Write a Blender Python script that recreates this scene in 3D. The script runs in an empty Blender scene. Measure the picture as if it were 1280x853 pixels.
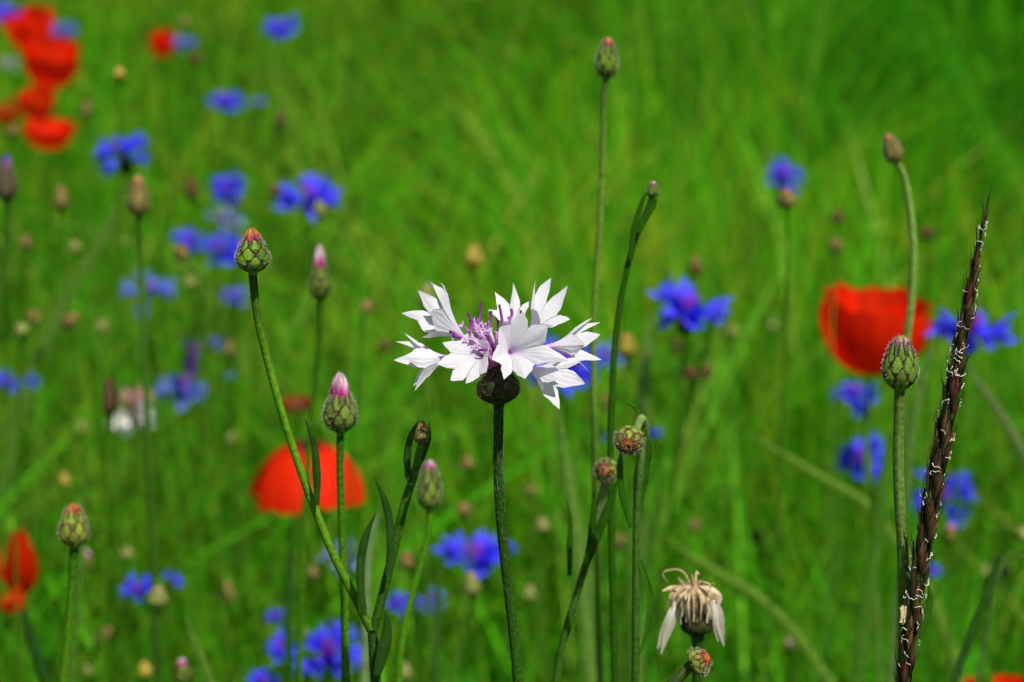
import bpy, math, random
import numpy as np
from mathutils import Matrix, Vector

C = bpy.context.scene
LINK = C.collection.objects.link
rng = np.random.default_rng(11)
R = random.Random(5)
rad = math.radians

# ------------------------------------------------------------------ camera, sky, sun, exposure
TH = rad(17.0); CAM_Z = 0.95; LENS = 85.0; SENSOR = 36.0
K = SENSOR / LENS / 1280.0                       # metres per photo pixel at one metre
RIGHT = np.array([1.0, 0, 0]); FWD = np.array([0, math.cos(TH), -math.sin(TH)])
UPV = np.array([0, math.sin(TH), math.cos(TH)]); EYE = np.array([0, 0, CAM_Z])
D0 = 0.556                                       # distance of the white flower
cam_d = bpy.data.cameras.new('camera'); cam = bpy.data.objects.new('camera', cam_d); LINK(cam)
cam.location = EYE; cam.rotation_euler = (rad(90) - TH, 0, 0)
cam_d.lens = LENS; cam_d.sensor_width = SENSOR; cam_d.clip_start = 0.02; cam_d.clip_end = 500
cam_d.dof.use_dof = True; cam_d.dof.focus_distance = D0; cam_d.dof.aperture_fstop = 18.0
C.camera = cam

SUN_EL, SUN_AZ = rad(60), rad(148)               # azimuth from north (+Y) clockwise: behind the camera, a little right
w = bpy.data.worlds.new('World'); C.world = w; w.use_nodes = True
nt = w.node_tree
sky = nt.nodes.new('ShaderNodeTexSky'); sky.sky_type = 'NISHITA'; sky.sun_disc = False
sky.sun_elevation = SUN_EL; sky.sun_rotation = SUN_AZ
bg = nt.nodes['Background']; bg.inputs['Strength'].default_value = 0.05
nt.links.new(sky.outputs[0], bg.inputs[0])
sd = bpy.data.lights.new('sun', 'SUN'); sun = bpy.data.objects.new('sun', sd); LINK(sun)
sd.energy = 4.2; sd.angle = rad(0.5); sd.color = (1.0, 0.95, 0.86)
sdir = Vector((math.sin(SUN_AZ) * math.cos(SUN_EL), math.cos(SUN_AZ) * math.cos(SUN_EL), math.sin(SUN_EL)))
sun.rotation_euler = sdir.to_track_quat('Z', 'Y').to_euler(); sun.location = (0, 0, 5)
C.view_settings.view_transform = 'Standard'; C.view_settings.look = 'None'
C.view_settings.gamma = 1; C.view_settings.exposure = 0.48; C.view_settings.use_curve_mapping = False
C.cycles.use_denoising = True
C.cycles.max_bounces = 6; C.cycles.transmission_bounces = 4; C.cycles.diffuse_bounces = 3

# ------------------------------------------------------------------ pixel <-> place helpers
def P(x, y, d):
    return EYE + d * (FWD + RIGHT * (x - 640) * K + UPV * (426.5 - y) * K)
def PY(x, y, Y):                                 # the point seen at (x, y) on the vertical plane world-y = Y
    V = (426.5 - y) * K
    return P(x, y, Y / (math.cos(TH) + V * math.sin(TH)))
def far_limit(y, z):                             # how far away a thing seen at photo row y can be and still stand z above the soil
    return (CAM_Z - z)/max(.05, math.sin(TH) - (426.5 - y)*K*math.cos(TH))
def unit(v):
    v = np.asarray(v, float); return v / (np.linalg.norm(v) + 1e-12)
def lerp(a, b, t):
    return np.asarray(a, float) * (1 - t) + np.asarray(b, float) * t
def view_dir(x, y, z):                           # right, up in the picture, towards the camera
    return unit(RIGHT * x + UPV * y - FWD * z)
def world_dir(x, y, z):                          # right, up, towards the camera, level
    return unit((x, -z, y))
def frame(a, hint=None):
    a = unit(a); h = np.array([0, 0, 1.0]) if hint is None else np.asarray(hint, float)
    if abs(a @ unit(h)) > .97: h = np.array([0, -1.0, 0])
    x = unit(np.cross(h, a)); return x, np.cross(a, x), a
def mat(o, axis, scale=1.0, roll=0.0):
    x, y, z = frame(axis)
    xr = x * math.cos(roll) + y * math.sin(roll); yr = np.cross(z, xr)
    s = np.ones(3) * scale
    m = Matrix.Identity(4)
    for i in range(3):
        m[i][0], m[i][1], m[i][2], m[i][3] = xr[i]*s[0], yr[i]*s[1], z[i]*s[2], o[i]
    return m
def spline(pts, n=8):                            # smooth curve through unevenly spaced points
    p = np.array([np.asarray(q, float) for q in pts]); m = len(p)
    if m == 2: return np.array([lerp(p[0], p[1], t) for t in np.linspace(0, 1, n + 1)])
    d = np.maximum(np.linalg.norm(np.diff(p, axis=0), axis=1), 1e-9); v = np.diff(p, axis=0)/d[:, None]
    g = np.empty_like(p); g[0], g[-1] = v[0], v[-1]
    for i in range(1, m-1): g[i] = (v[i-1]*d[i] + v[i]*d[i-1])/(d[i-1]+d[i])
    out = []
    for i in range(m-1):
        for k in range(n):
            t = k/n; h = d[i]
            out.append((2*t**3-3*t*t+1)*p[i] + (t**3-2*t*t+t)*h*g[i] + (3*t*t-2*t**3)*p[i+1] + (t**3-t*t)*h*g[i+1])
    out.append(p[-1]); return np.array(out)

# ------------------------------------------------------------------ mesh builder
class MB:
    def __init__(s): s.v = []; s.f = []; s.c = []
    def vert(s, p, c): s.v.append(tuple(p)); s.c.append((c[0], c[1], c[2], 1.0)); return len(s.v) - 1
    def grid(s, rows, cols, loop=False):         # rows: list of lists of points, cols the same shape of colours
        idx = [[s.vert(p, c) for p, c in zip(r, cr)] for r, cr in zip(rows, cols)]
        m = len(idx[0])
        for a, b in zip(idx[:-1], idx[1:]):
            for j in range(m if loop else m - 1):
                k = (j + 1) % m; s.f.append((a[j], a[k], b[k], b[j]))
        return idx
    def tube(s, pts, r, col, n=8, ridge=0.0, cap=True):
        pts = np.asarray(pts, float); m = len(pts)
        r = np.broadcast_to(np.asarray(r, float), (m,)) if np.ndim(r) == 0 else np.interp(np.linspace(0, 1, m), np.linspace(0, 1, len(r)), r)
        if np.ndim(col) == 1: col = [col, col]
        cc = np.array([[np.interp(t, np.linspace(0, 1, len(col)), [c[k] for c in col]) for k in range(3)] for t in np.linspace(0, 1, m)])
        tan = np.gradient(pts, axis=0); x = frame(tan[0])[0]; rows = []; cols = []
        for i in range(m):
            t = unit(tan[i]); x = unit(x - t * (x @ t)); y = np.cross(t, x)
            rows.append([pts[i] + r[i]*(1 + (ridge if j % 2 else 0))*(x*math.cos(a)+y*math.sin(a)) for j, a in enumerate(np.linspace(0, 2*math.pi, n, endpoint=False))])
            cols.append([cc[i]*(1 + (1.6*ridge if j % 2 else -1.2*ridge)) for j in range(n)])
        idx = s.grid(rows, cols, True)
        if cap:
            for ring, p, c in ((idx[0], pts[0], cc[0]), (idx[-1], pts[-1], cc[-1])):
                k = s.vert(p, c)
                for j in range(n): s.f.append((ring[j], ring[(j+1) % n], k))
    def blade(s, pts, w, col, side=None, fold=.25, nx=2, tip=None):   # a leaf: strip with a folded midrib
        pts = np.asarray(pts, float); m = len(pts); tan = np.gradient(pts, axis=0)
        w = np.interp(np.linspace(0, 1, m), np.linspace(0, 1, len(w)), w)
        rows, cols = [], []
        for i in range(m):
            t = unit(tan[i]); x = unit(np.cross(t, frame(t)[0] if side is None else side)); x = unit(np.cross(x, t)) if side is not None else x
            nrm = np.cross(t, x); row, cr = [], []
            for j in range(-nx, nx + 1):
                q = j / nx
                row.append(pts[i] + x*w[i]*q + nrm*w[i]*fold*abs(q))
                c = np.asarray(col, float) if tip is None else lerp(col, tip, i/(m-1))
                cr.append(c*(1.12 if j == 0 else 1.0 - .08*abs(q)))
            rows.append(row); cols.append(cr)
        s.grid(rows, cols)
    def mesh(s, name, material, smooth=True):
        me = bpy.data.meshes.new(name)
        me.from_pydata(s.v, [], s.f); me.update()
        a = me.color_attributes.new('tint', 'FLOAT_COLOR', 'POINT')
        a.data.foreach_set('color', np.asarray(s.c, np.float32).ravel())
        if smooth: me.polygons.foreach_set('use_smooth', [True]*len(me.polygons))
        me.materials.append(material); return me

# ------------------------------------------------------------------ materials
def material(name, rough=.5, trans=0.0, nscale=400, namt=.35, spec=.3, bump=0.0, tr_tint=(1, 1, 1), stripes=0):
    m = bpy.data.materials.new(name); m.use_nodes = True; n = m.node_tree; L = n.links.new
    b = n.nodes['Principled BSDF']; out = n.nodes['Material Output']
    at = n.nodes.new('ShaderNodeAttribute'); at.attribute_name = 'tint'
    tc = n.nodes.new('ShaderNodeTexCoord')
    no = n.nodes.new('ShaderNodeTexNoise'); no.inputs['Scale'].default_value = nscale; no.inputs['Detail'].default_value = 4
    L(tc.outputs['Object'], no.inputs['Vector'])
    mr = n.nodes.new('ShaderNodeMapRange'); mr.inputs[1].default_value = .25; mr.inputs[2].default_value = .75
    mr.inputs[3].default_value = 1 - namt; mr.inputs[4].default_value = 1 + namt
    L(no.outputs['Fac'], mr.inputs[0])
    mx = n.nodes.new('ShaderNodeVectorMath'); mx.operation = 'SCALE'
    L(at.outputs['Color'], mx.inputs[0]); L(mr.outputs[0], mx.inputs['Scale'])
    L(mx.outputs[0], b.inputs['Base Color'])
    b.inputs['Roughness'].default_value = rough; b.inputs['Specular IOR Level'].default_value = spec
    if bump:
        bp = n.nodes.new('ShaderNodeBump'); bp.inputs['Strength'].default_value = bump; bp.inputs['Distance'].default_value = .0003
        L(no.outputs['Fac'], bp.inputs['Height']); L(bp.outputs[0], b.inputs['Normal'])
    if trans:
        t = n.nodes.new('ShaderNodeBsdfTranslucent'); ms = n.nodes.new('ShaderNodeMixShader'); ms.inputs[0].default_value = trans
        tm = n.nodes.new('ShaderNodeVectorMath'); tm.operation = 'MULTIPLY'; tm.inputs[1].default_value = tr_tint
        L(mx.outputs[0], tm.inputs[0]); L(tm.outputs[0], t.inputs['Color'])
        L(b.outputs[0], ms.inputs[1]); L(t.outputs[0], ms.inputs[2]); L(ms.outputs[0], out.inputs['Surface'])
    return m
M_LEAF = material('leaf_green', .55, .3, 300, .3, .12, tr_tint=(1.3, 1.25, .6))
M_GRASS = material('meadow_grass_green', .7, .45, 60, .25, .08, tr_tint=(1.3, 1.25, .6))
M_STEM = material('ribbed_stem', .6, 0, 900, .45, .1, .5)
M_BRACT = material('bud_bract', .6, 0, 1500, .4, .1, .35)
M_WHITE = material('white_petal', .6, .38, 700, .06, .2, .12)
M_BLUE = material('blue_petal', .6, .3, 500, .18, .15)
M_RED = material('poppy_petal', .6, .5, 120, .12, .1, tr_tint=(1.15, 1.3, 1.0))
M_DRY = material('dry_straw', .75, .15, 800, .35, .1, .4)
M_SPIKE = material('dark_spikelet', .42, 0, 1600, .4, .4, .3)
def ground_material():
    m = bpy.data.materials.new('meadow_soil'); m.use_nodes = True; n = m.node_tree; L = n.links.new; b = n.nodes['Principled BSDF']
    no = n.nodes.new('ShaderNodeTexNoise'); no.inputs['Scale'].default_value = 9; no.inputs['Detail'].default_value = 8
    cr = n.nodes.new('ShaderNodeValToRGB'); cr.color_ramp.elements[0].color = (.012, .032, .003, 1); cr.color_ramp.elements[1].color = (.05, .11, .008, 1)
    cr.color_ramp.elements[0].position = .3; cr.color_ramp.elements[1].position = .7
    tc = n.nodes.new('ShaderNodeTexCoord'); L(tc.outputs['Object'], no.inputs['Vector']); L(no.outputs['Fac'], cr.inputs[0]); L(cr.outputs[0], b.inputs['Base Color'])
    b.inputs['Roughness'].default_value = .95; return m

# ------------------------------------------------------------------ objects
def thing(name, label, cat, loc, group=None):
    o = bpy.data.objects.new(name, None); LINK(o); o.location = loc; o['label'] = label; o['category'] = cat
    o.empty_display_size = .02
    if group: o['group'] = group
    return o
def part(name, me, parent, m=None, label=None):
    """m: the matrix of the part in its parent's space."""
    if isinstance(me, tuple): me = me[0].mesh(name, me[1])
    o = bpy.data.objects.new(name, me); LINK(o); o.parent = parent
    if m is not None: o.matrix_local = m
    if label: o['label'] = label
    return o
def rel(root, m):                                # a world matrix in the space of an unrotated root
    return Matrix.Translation(-Vector(root.location)) @ m
class WMB(MB):                                   # builds in world space, stored relative to the root
    def __init__(s, root): super().__init__(); s.o = np.array(root.location)
    def vert(s, p, c): return super().vert(np.asarray(p) - s.o, c)

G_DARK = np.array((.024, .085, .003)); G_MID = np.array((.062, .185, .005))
STRAW = np.array((.36, .28, .12))

def to_ground(pts, lean=(0, 0)):
    """continue a stem from its last point down to the soil"""
    p = np.asarray(pts[-1], float); q = np.asarray(pts[-2], float); s = (p - q) / max(q[2] - p[2], 1e-3)
    s = np.clip(s, -.5, .5); h = p[2]
    out = list(pts)
    out.append(p + np.array([s[0]*h*.22, s[1]*h*.22, -h*.35]) + np.array([lean[0]*.4, lean[1]*.4, 0]))
    out.append(np.array([out[-1][0] + s[0]*h*.1 + lean[0]*.6, out[-1][1] + lean[1]*.6, -.002]))
    return out
def px_path(pxs, Y):
    return [PY(x, y, Y) for x, y in pxs]

# ------------------------------------------------------------------ buds
PAL = {  # inner green, margin, border, hair / tuft low, tuft high
    'red':   dict(g=(.115, .25, .012), m=(.26, .28, .045), b=(.016, .006, .004), h=(.80, .77, .68), t0=(.36, .010, .09), t1=(.80, .33, .06)),
    'green': dict(g=(.13, .27, .018), m=(.34, .38, .09), b=(.012, .005, .003), h=(.74, .70, .58), t0=(.26, .05, .24), t1=(.80, .58, .25)),
    'pink':  dict(g=(.14, .25, .025), m=(.28, .25, .08), b=(.03, .012, .008), h=(.78, .74, .66), t0=(.52, .012, .22), t1=(.92, .72, .80)),
    'straw': dict(g=(.18, .27, .025), m=(.36, .32, .08), b=(.06, .018, .006), h=(.76, .72, .55), t0=(.40, .03, .02), t1=(.80, .30, .07)),
    'dark':  dict(g=(.028, .046, .009), m=(.085, .034, .022), b=(.012, .003, .004), h=(.30, .25, .18), t0=(.06, .01, .03), t1=(.09, .01, .05)),
    'tan':   dict(g=(.19, .20, .05), m=(.32, .25, .09), b=(.12, .055, .02), h=(.45, .4, .3), t0=(.40, .17, .06), t1=(.58, .38, .16)),
    'cream': dict(g=(.22, .31, .06), m=(.30, .31, .11), b=(.17, .16, .05), h=(.6, .56, .42), t0=(.32, .28, .10), t1=(.46, .40, .19)),
    'brown': dict(g=(.09, .07, .025), m=(.14, .07, .03), b=(.06, .022, .012), h=(.3, .2, .14), t0=(.2, .05, .03), t1=(.26, .09, .05)),
    'yellow': dict(g=(.34, .33, .035), m=(.42, .36, .06), b=(.3, .2, .04), h=(.6, .5, .2), t0=(.55, .38, .07), t1=(.62, .42, .10)),
    'blue':  dict(g=(.10, .11, .05), m=(.16, .12, .08), b=(.06, .03, .03), h=(.4, .36, .3), t0=(.30, .12, .25), t1=(.12, .12, .62)),
}
PROF_H = [0, .06, .15, .28, .42, .58, .74, .88, 1.0]
PROF_BUD = [.26, .52, .79, .97, 1.0, .93, .80, .66, .56]
PROF_HERO = [.24, .52, .82, .98, 1.0, .92, .70, .48, .36]
def scale_leaf(mb, prof, hb, L, phi, wang, lift, colf, nx, nt, teeth=0, toothlen=.0, colb=None, colh=None, R_=1, H_=2.2, dome=None):
    """one bract lying on the bud: base height hb, length L (both in bud heights)"""
    r_ = lambda h: float(np.interp(h, PROF_H, prof)) if h <= 1 else (dome(h) if dome else float(prof[-1] * max(.05, 1 - (h-1)*1.6)))
    rows, cols, edges = [], [], {-1: [], 1: []}
    for i in range(nt + 1):
        t = i / nt; h = hb + L*t
        wid = (.80 + .20*min(1, t/.4)) * (1 - max(0, (t-.40)/.60)**1.25)
        row, cr = [], []
        for j in range(-nx, nx+1):
            s = math.copysign(abs(j/nx)**.7, j); a = phi + s*wid*wang
            rr = r_(h)*R_*(1.0 + lift*(.4+t) - .035*abs(s)**2 + .025*(1-abs(s))*(1-t))
            row.append((rr*math.cos(a), rr*math.sin(a), h*H_)); cr.append(colf(t, s))
        rows.append(row); cols.append(cr)
        edges[-1].append(row[0]); edges[1].append(row[-1])
    mb.grid(rows, cols)
    if teeth:
        for sd_ in (-1, 1):
            e = np.array(edges[sd_]); n = teeth
            for k in range(n):
                t = .30 + .70*(k+.5)/n; f = t*nt; i = min(int(f), nt-1); p = lerp(e[i], e[i+1], f-i)
                tang = unit(e[min(i+1, nt)] - e[i]); out = unit((p[0], p[1], 0))
                side = unit(np.cross(out, tang))
                side = side if (side @ (e[nt//2]-np.array(rows[nt//2][nx]))) > 0 else -side
                d = unit(side*.55 + out*R.uniform(.35, .9) + tang*R.uniform(.2, .7))*toothlen*R.uniform(.5, 1.35); hw = tang*toothlen*.14
                a = mb.vert(p-hw, colb); b = mb.vert(p+hw, colb); c = mb.vert(p + d, colh)
                m1 = mb.vert(p-hw*.7 + d*.5, lerp(colb, colh, .35)); m2 = mb.vert(p+hw*.7 + d*.5, lerp(colb, colh, .35))
                mb.f.append((a, b, m2, m1)); mb.f.append((m1, m2, c))
def sstep(a, b, x):
    t = min(1, max(0, (x-a)/(b-a))); return t*t*(3-2*t)
def bud_meshes(pal, lod, prof=PROF_BUD, aspect=2.2, tuft=.45, tufted=True):
    """unit bud: radius 1, involucre height aspect, axis +Z -> (involucre mesh, tuft mesh)"""
    p = PAL[pal]; rows_, n, nx, nt, teeth = {'hi': (5, 9, 4, 10, 7), 'mid': (5, 8, 2, 6, 4), 'lo': (4, 6, 1, 3, 0)}[lod]
    if lod != 'lo': rows_, n = {'red': (4, 7), 'pink': (4, 7), 'green': (4, 8), 'straw': (4, 7), 'dark': (5, 8)}.get(pal, (rows_, n))
    b = MB(); g, m, bo, h = (np.array(p[k]) for k in 'gmbh'); t0, t1 = np.array(p['t0']), np.array(p['t1'])
    hs = np.linspace(0, .97, 10); na = 18 if lod != 'lo' else 8
    b.grid([[(np.interp(q, PROF_H, prof)*.96*math.cos(a), np.interp(q, PROF_H, prof)*.96*math.sin(a), q*aspect) for a in np.linspace(0, 2*math.pi, na, endpoint=False)] for q in hs],
           [[lerp(g*.7, bo, .35)]*na for q in hs], True)
    top = 1 + tuft/aspect; rt = float(prof[-1])
    def dome(q): return rt*.98*max(0, 1-((q-.80)/(top-.80))**2.4)**.58 if q > .80 else rt
    for k in range(rows_):
        hb = -.04 + .67*(k/(rows_-1))**1.0; L = .30 + .30/rows_ + (.07 if k == rows_-1 else 0); last = k == rows_-1
        for i in range(n):
            phi = 2*math.pi*(i + .5*(k % 2) + R.uniform(-.16, .16))/n
            br = R.uniform(.6, 1.25); hl = R.uniform(-.045, .045) + (R.uniform(-.05, .08) if last else 0)
            rust = R.uniform(0, .5)**2
            def colf(t, s, br=br, rust=rust):
                c = lerp(g*br, lerp(m, (.26, .07, .03), rust*1.5)*br, min(1, abs(s)**2*(.3 + .7*t) + sstep(.5, 1, t)*.5)); c = c*(1 - .10*(abs(s) < .1)) 
                if last: c = lerp(c, lerp(t0, m, .5), sstep(.35, .95, t)*.75)
                edge = max(sstep(.42, .74, abs(s))*sstep(.12, .35, t), sstep(.78, .92, t)*.9)
                return lerp(c, bo, min(1, edge))
            scale_leaf(b, prof, hb + hl, L, phi, math.pi/n*(1.25 if not last else .85)*R.uniform(.88, 1.08), .05 if not last else .02, colf, nx, nt, teeth, .19, bo, h, 1, aspect, dome)
    if lod == 'hi':                              # pale fringe hairs standing out all round
        for k in range(170 if pal != 'dark' else 60):
            q = R.uniform(.10, .92); an = R.uniform(0, 6.283); rr = float(np.interp(q, PROF_H, prof))*1.05; o = np.array((rr*math.cos(an), rr*math.sin(an), q*aspect))
            out = np.array((math.cos(an), math.sin(an), R.uniform(-.1, .9))); sd_ = np.array((-math.sin(an), math.cos(an), 0))*R.uniform(-.5, .5); l = R.uniform(.06, .17)
            e = o + unit(out + sd_)*l; sx = np.array((-math.sin(an), math.cos(an), 0))*.014
            i = [b.vert(o-sx, bo*2), b.vert(o+sx, bo*2), b.vert(e+sx*.7, h), b.vert(e-sx*.7, h), b.vert(o+np.array((0, 0, .022)), bo*2), b.vert(e+np.array((0, 0, .014)), h)]
            b.f.append((i[0], i[1], i[2], i[3])); b.f.append((i[1], i[4], i[5], i[2])); b.f.append((i[4], i[0], i[3], i[5]))
    t = MB()
    if tufted:
        nfl = {'hi': 8, 'mid': 6, 'lo': 5}[lod]; z0 = .78
        hq = np.linspace(z0, top*.985, 8)
        t.grid([[(dome(q)*.9*math.cos(a), dome(q)*.9*math.sin(a), aspect*q) for a in np.linspace(0, 2*math.pi, 10, endpoint=False)] for q in hq],
               [[lerp(t0*.3, t1*.45, (q-z0)/(top-z0))]*10 for q in hq], True)
        for ring, (q0, q1, sc) in enumerate(((.0, .70, 1.08), (.0, .86, 1.03), (.1, 1.0, .97))):
            for i in range(nfl):
                phi = 2*math.pi*(i + .5*ring + R.uniform(-.2, .2))/nfl; cm = R.uniform(.55, 1.3); rows, cols = [], []; e1 = q1 + R.uniform(-.12, .03); mixr = R.uniform(-.25, .2)
                for a in range(8):
                    u = a/7; q = q0+(e1-q0)*u; hh = z0 + (top-z0)*q; row, cr = [], []
                    wd = (1-u**3.2)*math.pi/nfl*1.05
                    for s in (-1, -.5, 0, .5, 1):
                        rr = max(dome(hh), .06)*(sc + .07*(1-s*s) - .02) + .015*u
                        row.append((rr*math.cos(phi+s*wd), rr*math.sin(phi+s*wd), aspect*hh))
                        cr.append(lerp(t0, t1, sstep(-.05, .85, (hh-.98)/(top-.98)+mixr))*cm*(1-.6*abs(s)**2.5))
                    rows.append(row); cols.append(cr)
                t.grid(rows, cols)
    return b, t
_bud_cache = {}
def bud_mesh(pal, lod, **kw):
    key = (pal, lod, tuple(sorted((k, str(v)) for k, v in kw.items())))
    if key not in _bud_cache:
        b, t = bud_meshes(pal, lod, **kw)
        _bud_cache[key] = (b.mesh('involucre', M_BRACT), t.mesh('floret_tuft', M_BLUE) if t.v else None)
    return _bud_cache[key]
def add_bud(root, base, axis, rad_, pal, lod, roll=None, **kw):
    bm, tm = bud_mesh(pal, lod, **kw)
    o = part('involucre', bm, root, rel(root, mat(base, axis, rad_, R.uniform(0, 6) if roll is None else roll)))
    if tm: part('floret_tuft', tm, o)
    return o
def add_stem(root, pts, r, col, n=8, ridge=0., name='stem', material_=None, label=None):
    b = WMB(root); b.tube(pts, r, col, n, ridge); return part(name, (b, material_ or M_STEM), root, None, label)
def add_leaf(root, pts, w, col, side=None, fold=.3, tip=None, name='leaf'):
    b = WMB(root); b.blade(spline(pts, 6), w, col, side, fold, 2, tip); return part(name, (b, M_LEAF), root)
# ------------------------------------------------------------------ ray florets
def ray_floret(mb, path, rads, rend, ntube, nlobe, N, colf, nx=4, ntip=12, wscale=1.0, jitter=.16, roll=0.0, squash=1.0, flare=1.15, seed=0, hint=None, bow=.10, join=.50):
    """a funnel along a path that opens into N pointed lobes; the last nlobe-fraction of the path flares. colf(q, s)"""
    rr = random.Random(seed); path = np.asarray(path, float); m = len(path); tan = np.gradient(path, axis=0)
    x = frame(tan[0], hint)[0]; fr = []
    for i in range(m):
        t = unit(tan[i]); x = unit(x - t*(x @ t)); fr.append((path[i].copy(), x.copy(), np.cross(t, x), t))
    cut = int(m*(1-nlobe))
    seg = N*4; rows, cols = [], []
    for i in range(cut + 1):
        o, a, b, t = fr[i]; f = i/max(1, cut); r = np.interp(f, np.linspace(0, 1, len(rads)), rads)
        rows.append([o + r*(a*math.cos(q) + b*squash*math.sin(q)) for q in np.linspace(0, 2*math.pi, seg, endpoint=False)])
        cols.append([colf(-1 + f, 0)]*seg)
    ring = mb.grid(rows, cols, True)[-1]; kk = mb.vert(fr[cut][0] - fr[cut][3]*rads[-1]*.9, colf(.02, 0))
    for j in range(seg): mb.f.append((ring[j], ring[(j+1) % seg], kk))
    r0 = rads[-1]; flen = np.linalg.norm(path[-1]-path[cut])
    for k in range(N):
        ph = roll + 2*math.pi*(k + rr.uniform(-.10, .10))/N; ext = 1 + rr.uniform(-jitter, jitter*.8); curl = rr.uniform(-.22, .12); skew = rr.uniform(-.12, .12)
        lay = (.02 if k % 2 else -.02)*rend; rows, cols = [], []; wv = rr.uniform(.88, 1.12)*wscale; jn = join*rr.uniform(.85, 1.1)
        twist = rr.uniform(-.35, .35); wj = None
        for i in range(ntip + 1):
            q = i/ntip; qq = q*ext; f = cut + (m-1-cut)*min(1, qq); i0 = min(int(f), m-2); fr_ = f - i0
            o = lerp(fr[i0][0], fr[i0+1][0], fr_) + fr[i0][3]*flen*max(0, qq-1)
            a, b, t = fr[i0][1], fr[i0][2], fr[i0][3]
            p = max(0, (q-jn)/(1-jn))
            r = r0 + (rend - r0)*(min(qq, 1.2)**flare) + curl*rend*p*p
            full = r*math.pi/N*1.12
            if q <= jn or wj is None: half = full; wj = full
            else: half = wj*wv*max(0, (1-p**1.45))*(1+.32*p)
            row, cr = [], []
            for j in range(-nx, nx+1):
                s = j/nx; an = ph + skew*p + (s*half/max(r, 1e-9))
                lift = bow*half*(1-abs(s)**1.6)*(1.3 if q > .1 else 0)*(1+1.2*p)      # each lobe is keeled outwards
                rad_l = r + lay*min(1, q*2.5) + lift + half*.04*math.cos(s*4*math.pi)*min(1, q*3)
                z = -half*.14*abs(s)*p + half*twist*s*p
                row.append(o + rad_l*(a*math.cos(an) + b*squash*math.sin(an)) + t*z); cr.append(colf(q, s))
            rows.append(row); cols.append(cr)
        mb.grid(rows, cols)

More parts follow.
